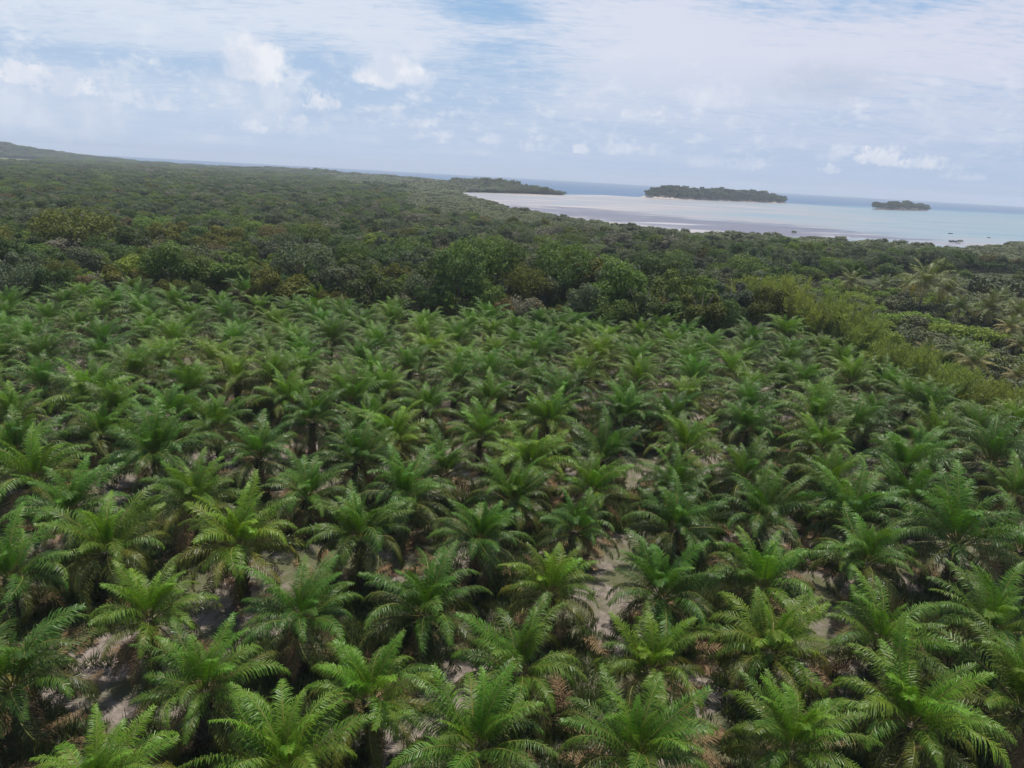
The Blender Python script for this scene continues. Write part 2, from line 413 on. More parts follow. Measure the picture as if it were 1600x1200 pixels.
# ------------------------------------------------------------------ sea and tidal flat
BAR = [np.array(p, float) for p in (W(893, 305, -1), W(950, 305.5, -1), W(1002, 308.5, -1), W(1230, 318.5, -1), W(1362, 327.5, -1), W(1455, 330, -1), W(1530, 334, -1))]
BAR_EXT = BAR + [BAR[-1] + (900, 350)]
BAY = np.array([np.array(p, float)[:2] for p in SHORE] + [np.array(p) for p in BAR_EXT[::-1]] + [np.array(p, float) for p in PEN[::-1]])
def sea_shallow(P):
    s = signed(P, BAY); ax = P[:, 0] / np.maximum(P[:, 1], 1)
    right = np.clip((ax - 0.12) / 0.50, 0, 1); right = right * right * (3 - 2 * right)
    fall = 60 + 430 * right                               # the sand shelves off steeply on the left, gently on the right
    out_ = np.clip(1 + np.minimum(s, 0) / fall, 0, 1)
    dbar = edge_dist(P, BAR, False)
    inn = (0.86 - 0.22 * right) + 0.20 * np.exp(-(dbar / 35.0) ** 2) - 0.10 * np.exp(-((dbar - 170) / 110.0) ** 2) * right
    dsh = edge_dist(P, [np.array(p) for p in SHORE], False)
    inn = inn + 0.16 * np.exp(-(dsh / 45.0) ** 2)
    return np.where(s >= 0, inn, np.minimum(out_, 1) ** 1.5 * (0.86 - 0.22 * right))
WEED_C = [np.array(W(x, y, -1)) for x, y in ((880, 329), (960, 338), (1060, 346), (1160, 353), (1230, 359))]
def sea_weed(P):
    d = edge_dist(P, WEED_C, False)
    return np.exp(-(d / 110.0) ** 2) * (signed(P, BAY) > 0)

def sea_material():
    m, t, out = new_mat('sea')
    geo = t.n.new('ShaderNodeNewGeometry'); pos = geo.outputs['Position']
    s = attr(t, 'shallow'); w = attr(t, 'weed')
    rot = t.n.new('ShaderNodeMapping'); rot.inputs['Rotation'].default_value = (0, 0, R(-14)); t.link(pos, rot.inputs[0])
    q = rot.outputs[0]
    n1 = t.noise(t.vmul(q, (0.005, 0.022, 1)), 1.0, 6, .62, .4); n2 = t.noise(t.vmul(q, (0.012, 0.05, 1)), 1.0, 6, .65, .6)
    s2 = t.m('ADD', s, t.m('MULTIPLY', t.m('SUBTRACT', n1, .5), t.lin(s, .3, .7, 0.05, 1.25)), clamp=True)
    c = t.ramp(s2, [(0.0, (0.035, 0.095, 0.19)), (0.25, (0.050, 0.150, 0.24)), (0.5, (0.115, 0.21, 0.25)), (0.68, (0.185, 0.245, 0.275)), (0.84, (0.255, 0.240, 0.245)), (1.0, (0.41, 0.345, 0.305))])
    n2c = t.m('MULTIPLY', t.m('SUBTRACT', n2, .5), 3.0)
    wd = t.m('MULTIPLY', t.smooth(t.m('ADD', n2c, t.m('MULTIPLY', w, 0.72)), 0.28, 0.5), t.smooth(w, .1, .45))
    wl = t.m('MULTIPLY', t.m('SUBTRACT', 1.0, t.smooth(n2c, -.45, -.2)), t.smooth(w, .1, .45))
    c = t.mix(t.m('MULTIPLY', wl, .8), c, (0.46, 0.41, 0.40))
    c = t.mix(t.m('MULTIPLY', w, .15), c, (0.17, 0.165, 0.22))
    c = t.mix(t.m('MULTIPLY', wd, .85), c, (0.085, 0.075, 0.105))
    p = t.n.new('ShaderNodeBsdfPrincipled'); t.link(c, p.inputs['Base Color'])
    t.link(t.lin(s2, 0, 1, .38, .30), p.inputs['Roughness']); p.inputs['IOR'].default_value = 1.33
    p.inputs['Specular IOR Level'].default_value = .3
    b = t.n.new('ShaderNodeBump'); b.inputs['Strength'].default_value = .25; b.inputs['Distance'].default_value = .3
    t.link(t.noise(pos, .25, 3, .6), b.inputs['Height']); t.link(b.outputs[0], p.inputs['Normal'])
    t.link(p.outputs[0], out.inputs[0]); return m
sea = polar_sheet('sea', np.geomspace(260, 9000, 190), 420, lambda P: np.full(len(P), -1.0), sea_material(), R(-75), R(75), attrs={'shallow': sea_shallow, 'weed': sea_weed})
tag(sea, kind='structure', label='calm sea turning from blue to turquoise over pale tidal sand', cat='sea')

# ------------------------------------------------------------------ islands
def isle_poly(x0, y0, x1, y1, depth):
    a = np.array(W(x0, y0, -1)); b = np.array(W(x1, y1, -1)); u = (b - a); L = np.linalg.norm(u); u = u / L
    n = np.array([-u[1], u[0]])
    n = (a + b) / 2; n = n / np.linalg.norm(n)
    pts = []
    for k in range(28):
        th = 2 * math.pi * k / 28; c = (a + b) / 2 + n * depth / 2
        wob = 1 + .08 * math.sin(3 * th + x0) + .05 * math.sin(5 * th)
        pts.append(c + u * math.cos(th) * L / 2 * (1 if abs(math.cos(th)) > .9 else wob) + n * math.sin(th) * depth / 2 * wob)
    return np.array(pts), a, b, n
ISLES = []
def island(x0, y0, x1, y1, depth, prof, label):
    poly, a, b, n = isle_poly(x0, y0, x1, y1, depth)
    def hf(P):
        s = np.maximum(signed(P, poly), 0); u = ((P - a) @ (b - a)) / ((b - a) @ (b - a))
        return -1.3 + 1.6 * np.clip(s / 8, 0, 1) + np.interp(u, [p[0] for p in prof], [p[1] for p in prof]) * np.clip((s - 3) / min(45, depth * .3), 0, 1) ** .7
    c = poly.mean(0); mb = MB(); rings = 9
    for k in range(1, rings + 1):
        for p in poly: mb.v.append((*(c + (p - c) * (k / rings * 1.05)), 0))
    mb.v.append((*c, 0)); N = len(poly)
    for k in range(rings - 1):
        for j in range(N): mb.f.append((k * N + j, (k + 1) * N + j, (k + 1) * N + (j + 1) % N, k * N + (j + 1) % N)); mb.m.append(0)
    for j in range(N): mb.f.append((rings * N, j, (j + 1) % N)); mb.m.append(0)
    A = np.array(mb.v); A[:, 2] = hf(A[:, :2]); mb.v = [tuple(v) for v in A]
    o = link('island', mb.mesh('island', [M_SAND])); tag(o, label, 'island', kind='structure')
    ISLES.append((poly, hf))
M_SAND = plain('sand', (0.50, 0.41, 0.34), .9, (0.40, 0.33, 0.27), .05)
island(1000, 308.6, 1231, 318.4, 150, [(0, 6), (.06, 13), (.16, 24), (.26, 16), (.5, 12.5), (.7, 14), (.8, 11), (.92, 20), (1, 10)], 'long wooded island in the shallow bay, left of the small one')
island(1361, 327.6, 1456, 330.0, 70, [(0, 2), (.2, 10), (.35, 16), (.7, 15), (.9, 8), (1, 3)], 'small wooded island in the shallows at right')

# ------------------------------------------------------------------ palms
def frond_arrays(L, elev, droop, n_pairs, lmax, width, rng, ruffle=18, side_bend=0.0, start=.16, hang=0.5, tent=0.0):
    """rachis points and leaflet quads of one frond growing along +X from the origin"""
    S = np.linspace(0, 1, 25)
    a = elev - droop * S ** 1.9
    P = np.zeros((25, 3))
    for i in range(1, 25):
        am = (a[i] + a[i - 1]) / 2; P[i] = P[i - 1] + L / 24 * np.array([math.cos(am), side_bend * S[i], math.sin(am)])
    quads = []
    for k in range(n_pairs):
        s = start + (1 - start) * (k + rng.random() * .5) / n_pairs
        f_ = s * 24; i = min(int(f_), 23); p = P[i] + (P[i + 1] - P[i]) * (f_ - i); T = P[i + 1] - P[i]; T = T / np.linalg.norm(T)
        sl = (s - start) / (1 - start)
        ln = lmax * (0.40 + .70 * math.sin(math.pi * min(1, (sl * .86 + .10)) ** .8) ) * (1 - .35 * sl ** 4)
        up = np.cross(T, [0, 1, 0]); up = -up if up[2] < 0 else up
        side0 = np.cross(up, T)
        for sg in (1, -1):
            fw = .45 + .5 * sl + .12 * rng.standard_normal()
            ru = math.radians(ruffle * (1 if (k % 2) else -.6) + 9 * rng.standard_normal() + 8 - tent)
            d = sg * side0 * math.cos(ru) + up * math.sin(ru) + T * fw; d /= np.linalg.norm(d)
            l2 = ln * (1 + .12 * rng.standard_normal())
            mid = p + d * l2 * .5
            d2 = d + np.array([0, 0, -1.0]) * hang * (.7 + .6 * rng.random()); d2 /= np.linalg.norm(d2)
            end = mid + d2 * l2 * .5
            wd = T - (T @ d) * d; wd = wd / (np.linalg.norm(wd) + 1e-9) * width
            wd2 = T - (T @ d2) * d2; wd2 = wd2 / (np.linalg.norm(wd2) + 1e-9) * width
            quads.append((p - wd * .3, p + wd * .3, mid + wd * .55, mid - wd * .55))
            quads.append((mid - wd * .55, mid + wd * .55, end + wd2 * .10, end - wd2 * .10))
    return P, np.array(quads)

def rachis_quads(P, r0, r1, n=4):
    out_ = []
    rr = np.linspace(r0, r1, len(P)); prev = None
    for i in range(0, len(P), 2):
        d = P[min(i + 1, len(P) - 1)] - P[max(i - 1, 0)]; d = d / np.linalg.norm(d)
        b = np.array([0, 1.0, 0]); up = np.cross(d, b)
        ring = [P[i] + rr[i] * (math.cos(k * 2 * math.pi / n) * b + math.sin(k * 2 * math.pi / n) * up) for k in range(n)]
        if prev is not None:
            for k in range(n): out_.append((prev[k], prev[(k + 1) % n], ring[(k + 1) % n], ring[k]))
        prev = ring
    return np.array(out_)

AGES = [0.0, .09, .2, .32, .45, .58, .72, .86, .98]
def age_params(a):
    elev = R(88 - 46 * a - 52 * a * a)
    droop = R(38 + 86 * a ** .5)
    L = 3.0 + 2.3 * min(1, a / .3) ** .7 - (.35 * a)
    mat = M_YOUNG if a < .25 else (M_MID if a < .6 else M_OLD)
    return elev, droop, L, mat
def make_frond(a, seed, n_pairs=74):
    rng = np.random.default_rng(seed); e, dr, L, mat = age_params(a)
    spear = a < .05
    P, Q = frond_arrays(L * (1 + .08 * rng.standard_normal()), e + .06 * rng.standard_normal(), dr * (1 + .15 * rng.standard_normal()), n_pairs, .46 if spear else .60 + .24 * min(1, a / .3), .046, rng,
                        ruffle=15, side_bend=.28 * rng.standard_normal(), hang=.5 + .8 * a, tent=6 + 34 * a)
    return P, Q, mat
FROND = {}
for ai, a in enumerate(AGES):
    for v in range(3):
        P, Q, mat = make_frond(a, 100 * ai + v)
        Rq = rachis_quads(P, .042, .010)
        FROND[(ai, v)] = quads_mesh('frond', np.concatenate([Q, Rq]), [mat, M_RACHIS], [0] * len(Q) + [1] * len(Rq))
DRY = []
for v in range(3):
    rng = np.random.default_rng(900 + v)
    P, Q = frond_arrays(4.2, R(-28 - 12 * v), R(48), 44, .85, .045, rng, hang=.9)
    Rq = rachis_quads(P, .055, .012); DRY.append(quads_mesh('dry_frond', np.concatenate([Q, Rq]), [M_DRY, M_RACHIS], [0] * len(Q) + [1] * len(Rq)))
FLAT = []
for v in range(2):
    rng = np.random.default_rng(950 + v)
    P, Q = frond_arrays(4.2, R(9), R(16), 40, .8, .06, rng, hang=.35, ruffle=8)
    FLAT.append(quads_mesh('fallen_frond', np.concatenate([Q, rachis_quads(P, .05, .015)]), [M_DRY]))

def trunk_mesh(seed, h=3.6):
    rng = np.random.default_rng(seed); mb = MB()
    zs = np.linspace(-.25, h, 7); mb.tube([(0.03 * rng.standard_normal(), .03 * rng.standard_normal(), z) for z in zs], [.42, .36, .33, .31, .31, .33, .36], 9)
    n = 78
    for i in range(n):                                    # stubs of pruned leaf bases in a spiral
        z = .15 + (h - .1) * i / n; a = i * 2.3999; r = .30
        ca, sa = math.cos(a), math.sin(a); l = .20 + .16 * rng.random(); w = .10
        b = np.array([ca * r, sa * r, z]); e = b + np.array([ca * l * .75, sa * l * .75, l * .9]); s_ = np.array([-sa, ca, 0]) * w
        up = np.array([0, 0, .09])
        mb.add([b - s_, b + s_, b + up * 1.6, e - s_ * .6, e + s_ * .6, e + up], [(0, 1, 4, 3), (1, 2, 5, 4), (2, 0, 3, 5), (3, 4, 5)])
    return mb.mesh('trunk', [M_TRUNK])
TRUNKS = [trunk_mesh(s) for s in range(3)]

def frond_plan(N, rng):
    """phyllotaxis: (age, azimuth, base offset) for each frond"""
    out_ = []; a0 = rng.random() * 6.28
    for i in range(N):
        a = (i / (N - 1)) ** .86; out_.append((a, a0 + i * 2.39996 + .18 * rng.standard_normal(), .10 + .22 * a, .45 - .85 * a))
    return out_
def nearest_age(a): return int(np.argmin([abs(a - q) for q in AGES]))

def crown_mesh(seed, N=40):
    rng = np.random.default_rng(seed); Qs = []; ms = []; mats = [M_YOUNG, M_MID, M_OLD, M_RACHIS, M_DRY]
    for k, (a, az_, r, dz) in enumerate(frond_plan(N, rng)):
        P, Q, mat = make_frond(a, seed * 997 + k, 46)
        Rq = rachis_quads(P, .06, .012, 3)
        A = np.concatenate([Q, Rq]); c, s = math.cos(az_), math.sin(az_)
        A = A @ np.array([[c, s, 0], [-s, c, 0], [0, 0, 1]]) + np.array([c * r, s * r, dz])
        mi = mats.index(mat)
        if a > .93 and rng.random() < .35: mi = 4
        Qs.append(A); ms += [mi] * len(Q) + [3] * len(Rq)
    return quads_mesh('crown', np.concatenate(Qs), mats, ms)
CROWNS = [crown_mesh(s + 3) for s in range(7)]

PALM_PX = [
    (32, 1070), (235, 972), (315, 1085), (150, 1240), (470, 970), (670, 962), (582, 1088), (455, 1220), (742, 1170), (812, 1050),
    (1020, 1048), (1000, 1182), (1200, 1015), (1228, 1172), (862, 930), (1037, 935), (1190, 922), (1372, 1005), (1550, 988), (1432, 1135),
    (1592, 1110), (298, 787), (378, 848), (245, 712), (58, 752), (107, 800), (165, 862), (12, 905), (25, 655), (140, 632),
    (342, 672), (405, 712), (485, 660), (557, 722), (478, 780), (565, 845), (632, 780), (695, 742), (617, 690), (740, 845),
    (665, 640), (748, 682), (798, 782), (830, 725), (855, 665), (940, 718), (968, 655), (1068, 705), (920, 768), (1058, 765),
    (895, 828), (1052, 825), (1170, 672), (1165, 748), (1195, 815), (1295, 760), (1410, 738), (1270, 660), (1360, 655), (1280, 700),
    (1495, 850), (1325, 815), (1355, 880), (1460, 685), (1575, 775), (1545, 720), (1525, 685), (1585, 670), (1590, 860), (210, 588),
    (67, 567), (50, 540), (127, 520), (277, 547), (295, 615), (372, 545), (370, 600), (105, 487), (32, 460), (272, 485),
    (350, 500), (182, 485), (227, 500), (207, 462), (300, 455), (8, 565), (15, 490), (245, 515), (140, 470), (385, 467),
    (180, 648), (425, 600), (472, 587), (452, 532), (535, 495), (615, 500), (667, 520), (710, 540), (587, 552), (675, 560),
    (710, 600), (597, 620), (550, 630), (640, 580), (415, 560), (490, 502), (455, 495), (430, 470), (500, 472), (700, 490),
    (762, 510), (805, 585), (762, 592), (767, 630), (855, 550), (895, 515), (845, 510), (952, 537), (935, 565), (1012, 557),
    (1032, 520), (1090, 565), (1092, 522), (997, 600), (905, 595), (1085, 600), (1167, 540), (1165, 565), (1170, 625), (882, 620),
    (985, 635), (1077, 630), (1235, 560), (1282, 555), (1215, 595), (1315, 575), (1330, 600), (1385, 612), (1420, 635), (1225, 525),
    (1450, 645), (1255, 605),
]
TALL = {(378, 848): 4.7, (485, 660): 4.6, (557, 722): 4.4, (1495, 850): 4.3, (1410, 738): 4.2, (565, 845): 4.2, (740, 845): 4.0, (632, 780): 4.0, (855, 665): 4.2, (470, 970): 3.9}
BIG = {(1495, 850): 1.18, (245, 712): 1.18, (1410, 738): 1.15, (135, 630): 1.15, (32, 1070): 1.15, (670, 962): 1.1, (1592, 1110): 1.1, (58, 752): 1.08, (1270, 660): 1.12, (1432, 1135): 1.08}
TINTS = {'deep green': (.74, .86, .90), 'mid green': (.96, 1.0, .95), 'fresh bright green': (1.22, 1.22, .95), 'yellow-green': (1.25, 1.15, .85), 'blue-tinged green': (.86, 1.0, 1.12)}
TINT_AT = {(862, 930): 'yellow-green', (235, 972): 'fresh bright green', (378, 848): 'yellow-green', (582, 1088): 'fresh bright green', (812, 1050): 'mid green', (1020, 1048): 'yellow-green',
           (470, 970): 'blue-tinged green', (670, 962): 'deep green', (1200, 1015): 'yellow-green', (1228, 1172): 'fresh bright green', (1432, 1135): 'fresh bright green', (32, 1070): 'deep green', (315, 1085): 'mid green',
           (1495, 850): 'deep green', (1410, 738): 'deep green', (1295, 760): 'fresh bright green', (617, 690): 'yellow-green', (298, 787): 'fresh bright green', (245, 712): 'deep green', (830, 725): 'yellow-green',
           (748, 682): 'fresh bright green', (1068, 705): 'fresh bright green', (675, 560): 'yellow-green', (1077, 630): 'yellow-green', (210, 588): 'yellow-green', (1592, 1110): 'yellow-green', (565, 845): 'mid green', (740, 845): 'blue-tinged green'}
palms = []   # x, y, trunk height, tint, scale, source pixel
for p in PALM_PX:
    h = TALL.get(p, random.uniform(3.0, 3.9)); q = at(p[0], p[1], h)
    tn = TINT_AT.get(p) or random.choices(list(TINTS), (3, 4, 3, 1.2, 3))[0]
    palms.append([q[0], q[1], h, tn, BIG.get(p, random.uniform(.84, 1.06)), p])
# the same planting continues where nearer crowns hide it
gx = 7.6
for j in range(-4, 27):
    for i in range(-20, 22):
        x = i * gx + (j % 2) * gx / 2 + random.uniform(-.5, .5); y = 22 + j * gx * .866 + random.uniform(-.5, .5)
        if y < 20 or not inside([(x, y)], PLANT)[0] or edge_dist([(x, y)], PLANT)[0] < 2.5: continue
        u, v = pix((x, y, 5.0))
        if u < -70 or u > 1670 or v > 1290: continue
        if min((x - q[0]) ** 2 + (y - q[1]) ** 2 for q in palms) < (5.3 if y > 75 else (5.9 if y > 55 else 6.7)) ** 2: continue
        palms.append([x, y, random.uniform(2.8, 3.6), random.choices(list(TINTS), (3, 4, 3, .8, 3))[0], random.uniform(.85, 1.0), None])

ORD = ['zeroth', 'first', 'second', 'third', 'fourth', 'fifth', 'sixth', 'seventh', 'eighth', 'ninth', 'tenth', 'eleventh', 'twelfth', 'thirteenth', 'fourteenth', 'fifteenth', 'sixteenth', 'seventeenth', 'eighteenth', 'nineteenth']
TENS = {2: ('twentieth', 'twenty'), 3: ('thirtieth', 'thirty'), 4: ('fortieth', 'forty')}
def ordinal(n):
    if n < 20: return ORD[n]
    a, b = divmod(n, 10)
    return TENS[a][0] if b == 0 else TENS[a][1] + '-' + ORD[b]
def row_labels(items, key_row, key_x, fmt):
    """items get .label by counting look-alikes from left to right inside each row"""
    rows = {}
    for it in items: rows.setdefault(key_row(it), []).append(it)
    res = {}
    for n, r in enumerate(sorted(rows)):
        seen = {}
        for it in sorted(rows[r], key=key_x):
            k = it[3]; seen[k] = seen.get(k, 0) + 1
            res[id(it)] = fmt(it, ordinal(seen[k]), ordinal(n + 1))
    return res
def size_word(p): return 'large ' if p[4] > 1.07 else ('tall ' if p[2] > 4.1 else ('low ' if p[2] < 3.05 else ''))
plabels = row_labels(palms, lambda p: int((p[1] - 20) // 8.0), lambda p: pix((p[0], p[1], p[2]))[0],
                     lambda p, a, r: f"{size_word(p)}{p[3]} oil palm, {a} of its shade from left in {r} row away")
palms.sort(key=lambda p: math.hypot(p[0], p[1]))
NEAR_N = 78
for i, p in enumerate(palms):
    x, y, h, tn, sc, src = p
    rng = np.random.default_rng(5000 + i)
    root = link('oil_palm', None, loc=(x, y, gh(x, y) - .05), rot=(.045 * rng.standard_normal(), .045 * rng.standard_normal(), rng.random() * 6.28)); root.empty_display_size = .5
    tag(root, plabels[id(p)], 'oil palm', 'oil palms planted in rows')
    tint = np.array(TINTS[tn]) * (1 + .07 * rng.standard_normal()); tint = (*tint, 1)
    link('trunk', TRUNKS[i % 3], root, scl=(1, 1, h / 3.6))
    if i < NEAR_N:
        N = int(rng.integers(34, 45)); scn = sc * (.86 + .14 * min(1, max(0, (math.hypot(x, y) - 34) / 24)))
        for (a, az_, r, dz) in frond_plan(N, rng):
            ai = nearest_age(min(1, max(0, a + .04 * rng.standard_normal()))) if a > .05 else 0
            me = FROND[(ai, int(rng.integers(3)))]
            k = scn * (1 + .09 * rng.standard_normal())
            dead = a > .80 and rng.random() < .22
            if dead: me = DRY[int(rng.integers(3))]
            f_ = link('dry_frond' if dead else 'frond', me, root, (math.cos(az_) * r, math.sin(az_) * r, h + dz * .9), (.30 * rng.standard_normal(), .10 * rng.standard_normal(), az_), (k, k, k))
            f_.color = tint
            if dead: f_['label'] = 'dry brown frond hanging beside the trunk'
        for k in range(int(rng.integers(1, 5))):
            a_ = rng.random() * 6.28
            f_ = link('dry_frond', DRY[int(rng.integers(3))], root, (math.cos(a_) * .3, math.sin(a_) * .3, h - .5), (0, 0, a_), (scn * .9,) * 3)
            f_['label'] = 'dry brown frond hanging beside the trunk'
    else:
        c = link('crown', CROWNS[int(rng.integers(len(CROWNS)))], root, (0, 0, h), (0, 0, rng.random() * 6.28), (sc * (1.06 + .08 * min(1, max(0, (y - 50) / 50))),) * 3); c.color = tint

# ------------------------------------------------------------------ broadleaf trees
def limb_mesh(mb, rng, base_r, h, R_, n=4):
    top = np.array([rng.normal(0, .2), rng.normal(0, .2), h * .55])
    mb.tube([(0, 0, -.3), tuple(top * .5), tuple(top)], [base_r, base_r * .8, base_r * .6], 7)
    for k in range(n):
        a = k * 6.28 / n + rng.random(); e = np.array([math.cos(a) * R_ * .55, math.sin(a) * R_ * .55, h * (.72 + .15 * rng.random())])
        mb.tube([top * .8, (top * .8 + e) / 2 + (0, 0, .2), e], [base_r * .5, base_r * .35, base_r * .15], 5)

def leaf_quads(C, N, size, rng, spread=.9, aspect=.6):
    """quads at centres C facing roughly along N"""
    n = len(C); J = N + spread * rng.standard_normal((n, 3)); J /= np.linalg.norm(J, axis=1)[:, None] + 1e-9
    A = np.cross(J, rng.standard_normal((n, 3))); A /= np.linalg.norm(A, axis=1)[:, None] + 1e-9
    B = np.cross(J, A); s = size * (.65 + .7 * rng.random((n, 1)))
    return np.stack([C - A * s, C - B * s * aspect, C + A * s, C + B * s * aspect], 1)

def crown_quads(R_, h, n_leaf, size, rng, shape='round', lobes=18):
    """leaf clumps spread over a lobed crown of radius R_ reaching height h"""
    if shape == 'tall': zc, rz = h * .58, h * .42
    elif shape == 'flat': zc, rz = h * .70, h * .30
    else: zc, rz = h * .60, h * .40
    out_ = []; per = n_leaf // lobes
    for k in range(lobes):
        u = rng.random() ** .5; a = 2.39996 * k + rng.random() * .6; zz = rng.uniform(-.45, .75)
        rr = math.sqrt(max(.05, 1 - zz * zz)) * (.42 + .38 * u)
        c = np.array([math.cos(a) * rr * R_, math.sin(a) * rr * R_, zc + zz * rz * .85])
        lr = R_ * rng.uniform(.24, .42)
        N = rng.standard_normal((per, 3)); N[:, 2] = N[:, 2] * .8 + .35; N /= np.linalg.norm(N, axis=1)[:, None]
        rad = lr * (1 - .35 * rng.random((per, 1)) ** 2) * np.array([[1, 1, .82]])
        out_.append(leaf_quads(c + N * rad, N + np.array([0, 0, .35]), size, rng, .55))
    return np.concatenate(out_)

SHAPES = [('round', 3.6, 7.5, 20), ('round', 3.2, 6.2, 15), ('tall', 2.9, 8.8, 18), ('flat', 4.3, 7.4, 24), ('round', 2.7, 5.2, 12), ('tall', 2.6, 7.4, 14)]
BROAD_TRUNK = []; BROAD = {c: [] for c in CLASSES}
for si, (sh, R_, h, lb) in enumerate(SHAPES):
    rng = np.random.default_rng(40 + si); mb = MB(); limb_mesh(mb, rng, .18, h, R_, 5); BROAD_TRUNK.append(mb.mesh('trunk', [M_BARK]))
    q = crown_quads(R_, h, 3400, .175, np.random.default_rng(60 + si), sh, lb)
    for c in CLASSES: BROAD[c].append(quads_mesh('crown', q, [CLASSES[c]]))
# a sparse, partly leafless crown
def sparse_tree(seed, mat):
    rng = np.random.default_rng(seed); mb = MB(); tips = []
    mb.tube([(0, 0, -.3), (0.1, 0, 3.0), (0, .1, 5.0)], [.15, .12, .09], 6)
    for k in range(16):
        a = k * 2.4; z0 = 2 + 3 * rng.random(); L = 1.4 + 1.6 * rng.random()
        e = np.array([math.cos(a) * L * .8, math.sin(a) * L * .8, z0 + L * 1.0]); mb.tube([(0, 0, z0), tuple((np.array([0, 0, z0]) + e) / 2 + (0, 0, .15)), tuple(e)], [.07, .045, .02], 4); tips.append(e)
    T = np.array(tips); C = T[rng.integers(len(T), size=420)] + rng.normal(0, .45, (420, 3))
    return mb.mesh('trunk', [M_BARK]), quads_mesh('crown', leaf_quads(C, np.tile([0, 0, 1.0], (420, 1)), .2, rng), [mat])
SPARSE_T, SPARSE_C = sparse_tree(5, CLASSES['dull brown-grey'])

def join_meshes(name, parts):
    """one mesh from several (used for the prototypes of the uncountable far wood)"""
    V = []; Fs = []; mats = []; mi = []; o = 0
    for me in parts:
        co = np.zeros(len(me.vertices) * 3, np.float32); me.vertices.foreach_get('co', co); V.append(co.reshape(-1, 3))
        mats.extend(me.materials[:])
        for p_ in me.polygons: Fs.append([i + o for i in p_.vertices]); mi.append(len(mats) - len(me.materials) + p_.material_index)
        o += len(me.vertices)
    m = bpy.data.meshes.new(name); m.from_pydata(np.concatenate(V).tolist(), [], Fs)
    for a in mats: m.materials.append(a)
    m.polygons.foreach_set('material_index', mi); m.update(); return m

def scatter(name, protos, pts, scl, rot, idx, label, cat):
    """the uncountable rest of a wood: one object that repeats its tree meshes over its points"""
    c = bpy.data.collections.new(name + '_kinds')
    for k, me in enumerate(protos): c.objects.link(bpy.data.objects.new('%s_kind_%02d' % (name, k), me))
    me = bpy.data.meshes.new(name); n = len(pts); me.vertices.add(n); me.vertices.foreach_set('co', np.asarray(pts, np.float32).ravel())
    a = me.attributes.new('scl', 'FLOAT_VECTOR', 'POINT'); a.data.foreach_set('vector', np.asarray(scl, np.float32).ravel())
    a = me.attributes.new('rot', 'FLOAT_VECTOR', 'POINT'); a.data.foreach_set('vector', np.stack([np.zeros(n), np.zeros(n), rot], 1).astype(np.float32).ravel())
    a = me.attributes.new('idx', 'INT', 'POINT'); a.data.foreach_set('value', np.asarray(idx, np.int32))
    o = link(name, me); tag(o, label, cat, kind='stuff')
    ng = bpy.data.node_groups.new(name, 'GeometryNodeTree')
    ng.interface.new_socket('Geometry', in_out='INPUT', socket_type='NodeSocketGeometry'); ng.interface.new_socket('Geometry', in_out='OUTPUT', socket_type='NodeSocketGeometry')
    N = ng.nodes; gi = N.new('NodeGroupInput'); go = N.new('NodeGroupOutput'); iop = N.new('GeometryNodeInstanceOnPoints'); ci = N.new('GeometryNodeCollectionInfo')
    ci.inputs['Collection'].default_value = c; ci.inputs['Separate Children'].default_value = True; ci.inputs['Reset Children'].default_value = True
    iop.inputs['Pick Instance'].default_value = True
    ng.links.new(gi.outputs[0], iop.inputs['Points']); ng.links.new(ci.outputs[0], iop.inputs['Instance'])
    for nm, ty, sk in (('scl', 'FLOAT_VECTOR', 'Scale'), ('rot', 'FLOAT_VECTOR', 'Rotation'), ('idx', 'INT', 'Instance Index')):
        na = N.new('GeometryNodeInputNamedAttribute'); na.data_type = ty; na.inputs[0].default_value = nm
        ng.links.new([s for s in na.outputs if s.enabled and s.name == 'Attribute'][0], iop.inputs[sk])
    ng.links.new(iop.outputs[0], go.inputs[0])
    md = o.modifiers.new('scatter', 'NODES'); md.node_group = ng
    return o

def whole_tree(name, me, n=None, c=None, loc=(0, 0), rz=0.0, s=(1, 1, 1), label='', cat='tree', group=None, tr=None, dz=0.0):
    r = link(name, None, loc=(loc[0], loc[1], gh(*loc) - dz), rot=(0, 0, rz), scl=s); r.empty_display_size = .5
    tag(r, label, cat, group)
    if tr is not None: link('trunk', tr, r)
    link('crown', me, r)
    return r

# ------------------------------------------------------------------ trees that stand out, placed where they grow
occupied = []            # (x, y, radius) kept free of the other trees
broad_items = []         # x, y, scale, class, shape, zscale, special label
def special(px, py, wpx, cls, shape, zs=1.0, label=None):
    Rb, hb = SHAPES[shape][1], SHAPES[shape][2]
    q = at(px, py, 4.0); s = 1.0
    for _ in range(4):
        d = (q - CPOS) @ _f; s = wpx * d / F_PX / (2 * Rb * 1.08); q = at(px, py, hb * s * zs * .62)
    broad_items.append([q[0], q[1], s, cls, shape, zs, label]); occupied.append((q[0], q[1], Rb * s * .8))
special(112, 362, 140, 'olive', 3, .9, 'very large olive tree spreading above the forest at left')
special(205, 428, 86, 'bright yellow-green', 0, .9, 'broad yellow-green tree behind the left palms, below the huge olive tree')
special(62, 428, 62, 'mid green', 1, 1, 'pale-topped green tree behind the palms at far left')
special(130, 412, 70, 'grey-green', 0, 1, None); special(30, 405, 66, 'deep green', 2, .9, None)
special(172, 378, 44, 'bright yellow-green', 4, 1, None); special(205, 355, 50, 'bronze', 1, .9, 'bronze-leaved tree right of the huge olive tree')
special(265, 395, 60, 'mid green', 1, 1, None); special(562, 425, 60, 'deep green', 2, .9, None); special(705, 408, 56, 'deep green', 0, 1, None)
special(437, 410, 46, 'bright yellow-green', 1, 1, None); special(528, 412, 40, 'olive', 4, 1, None); special(310, 370, 46, 'deep green', 0, 1, None)
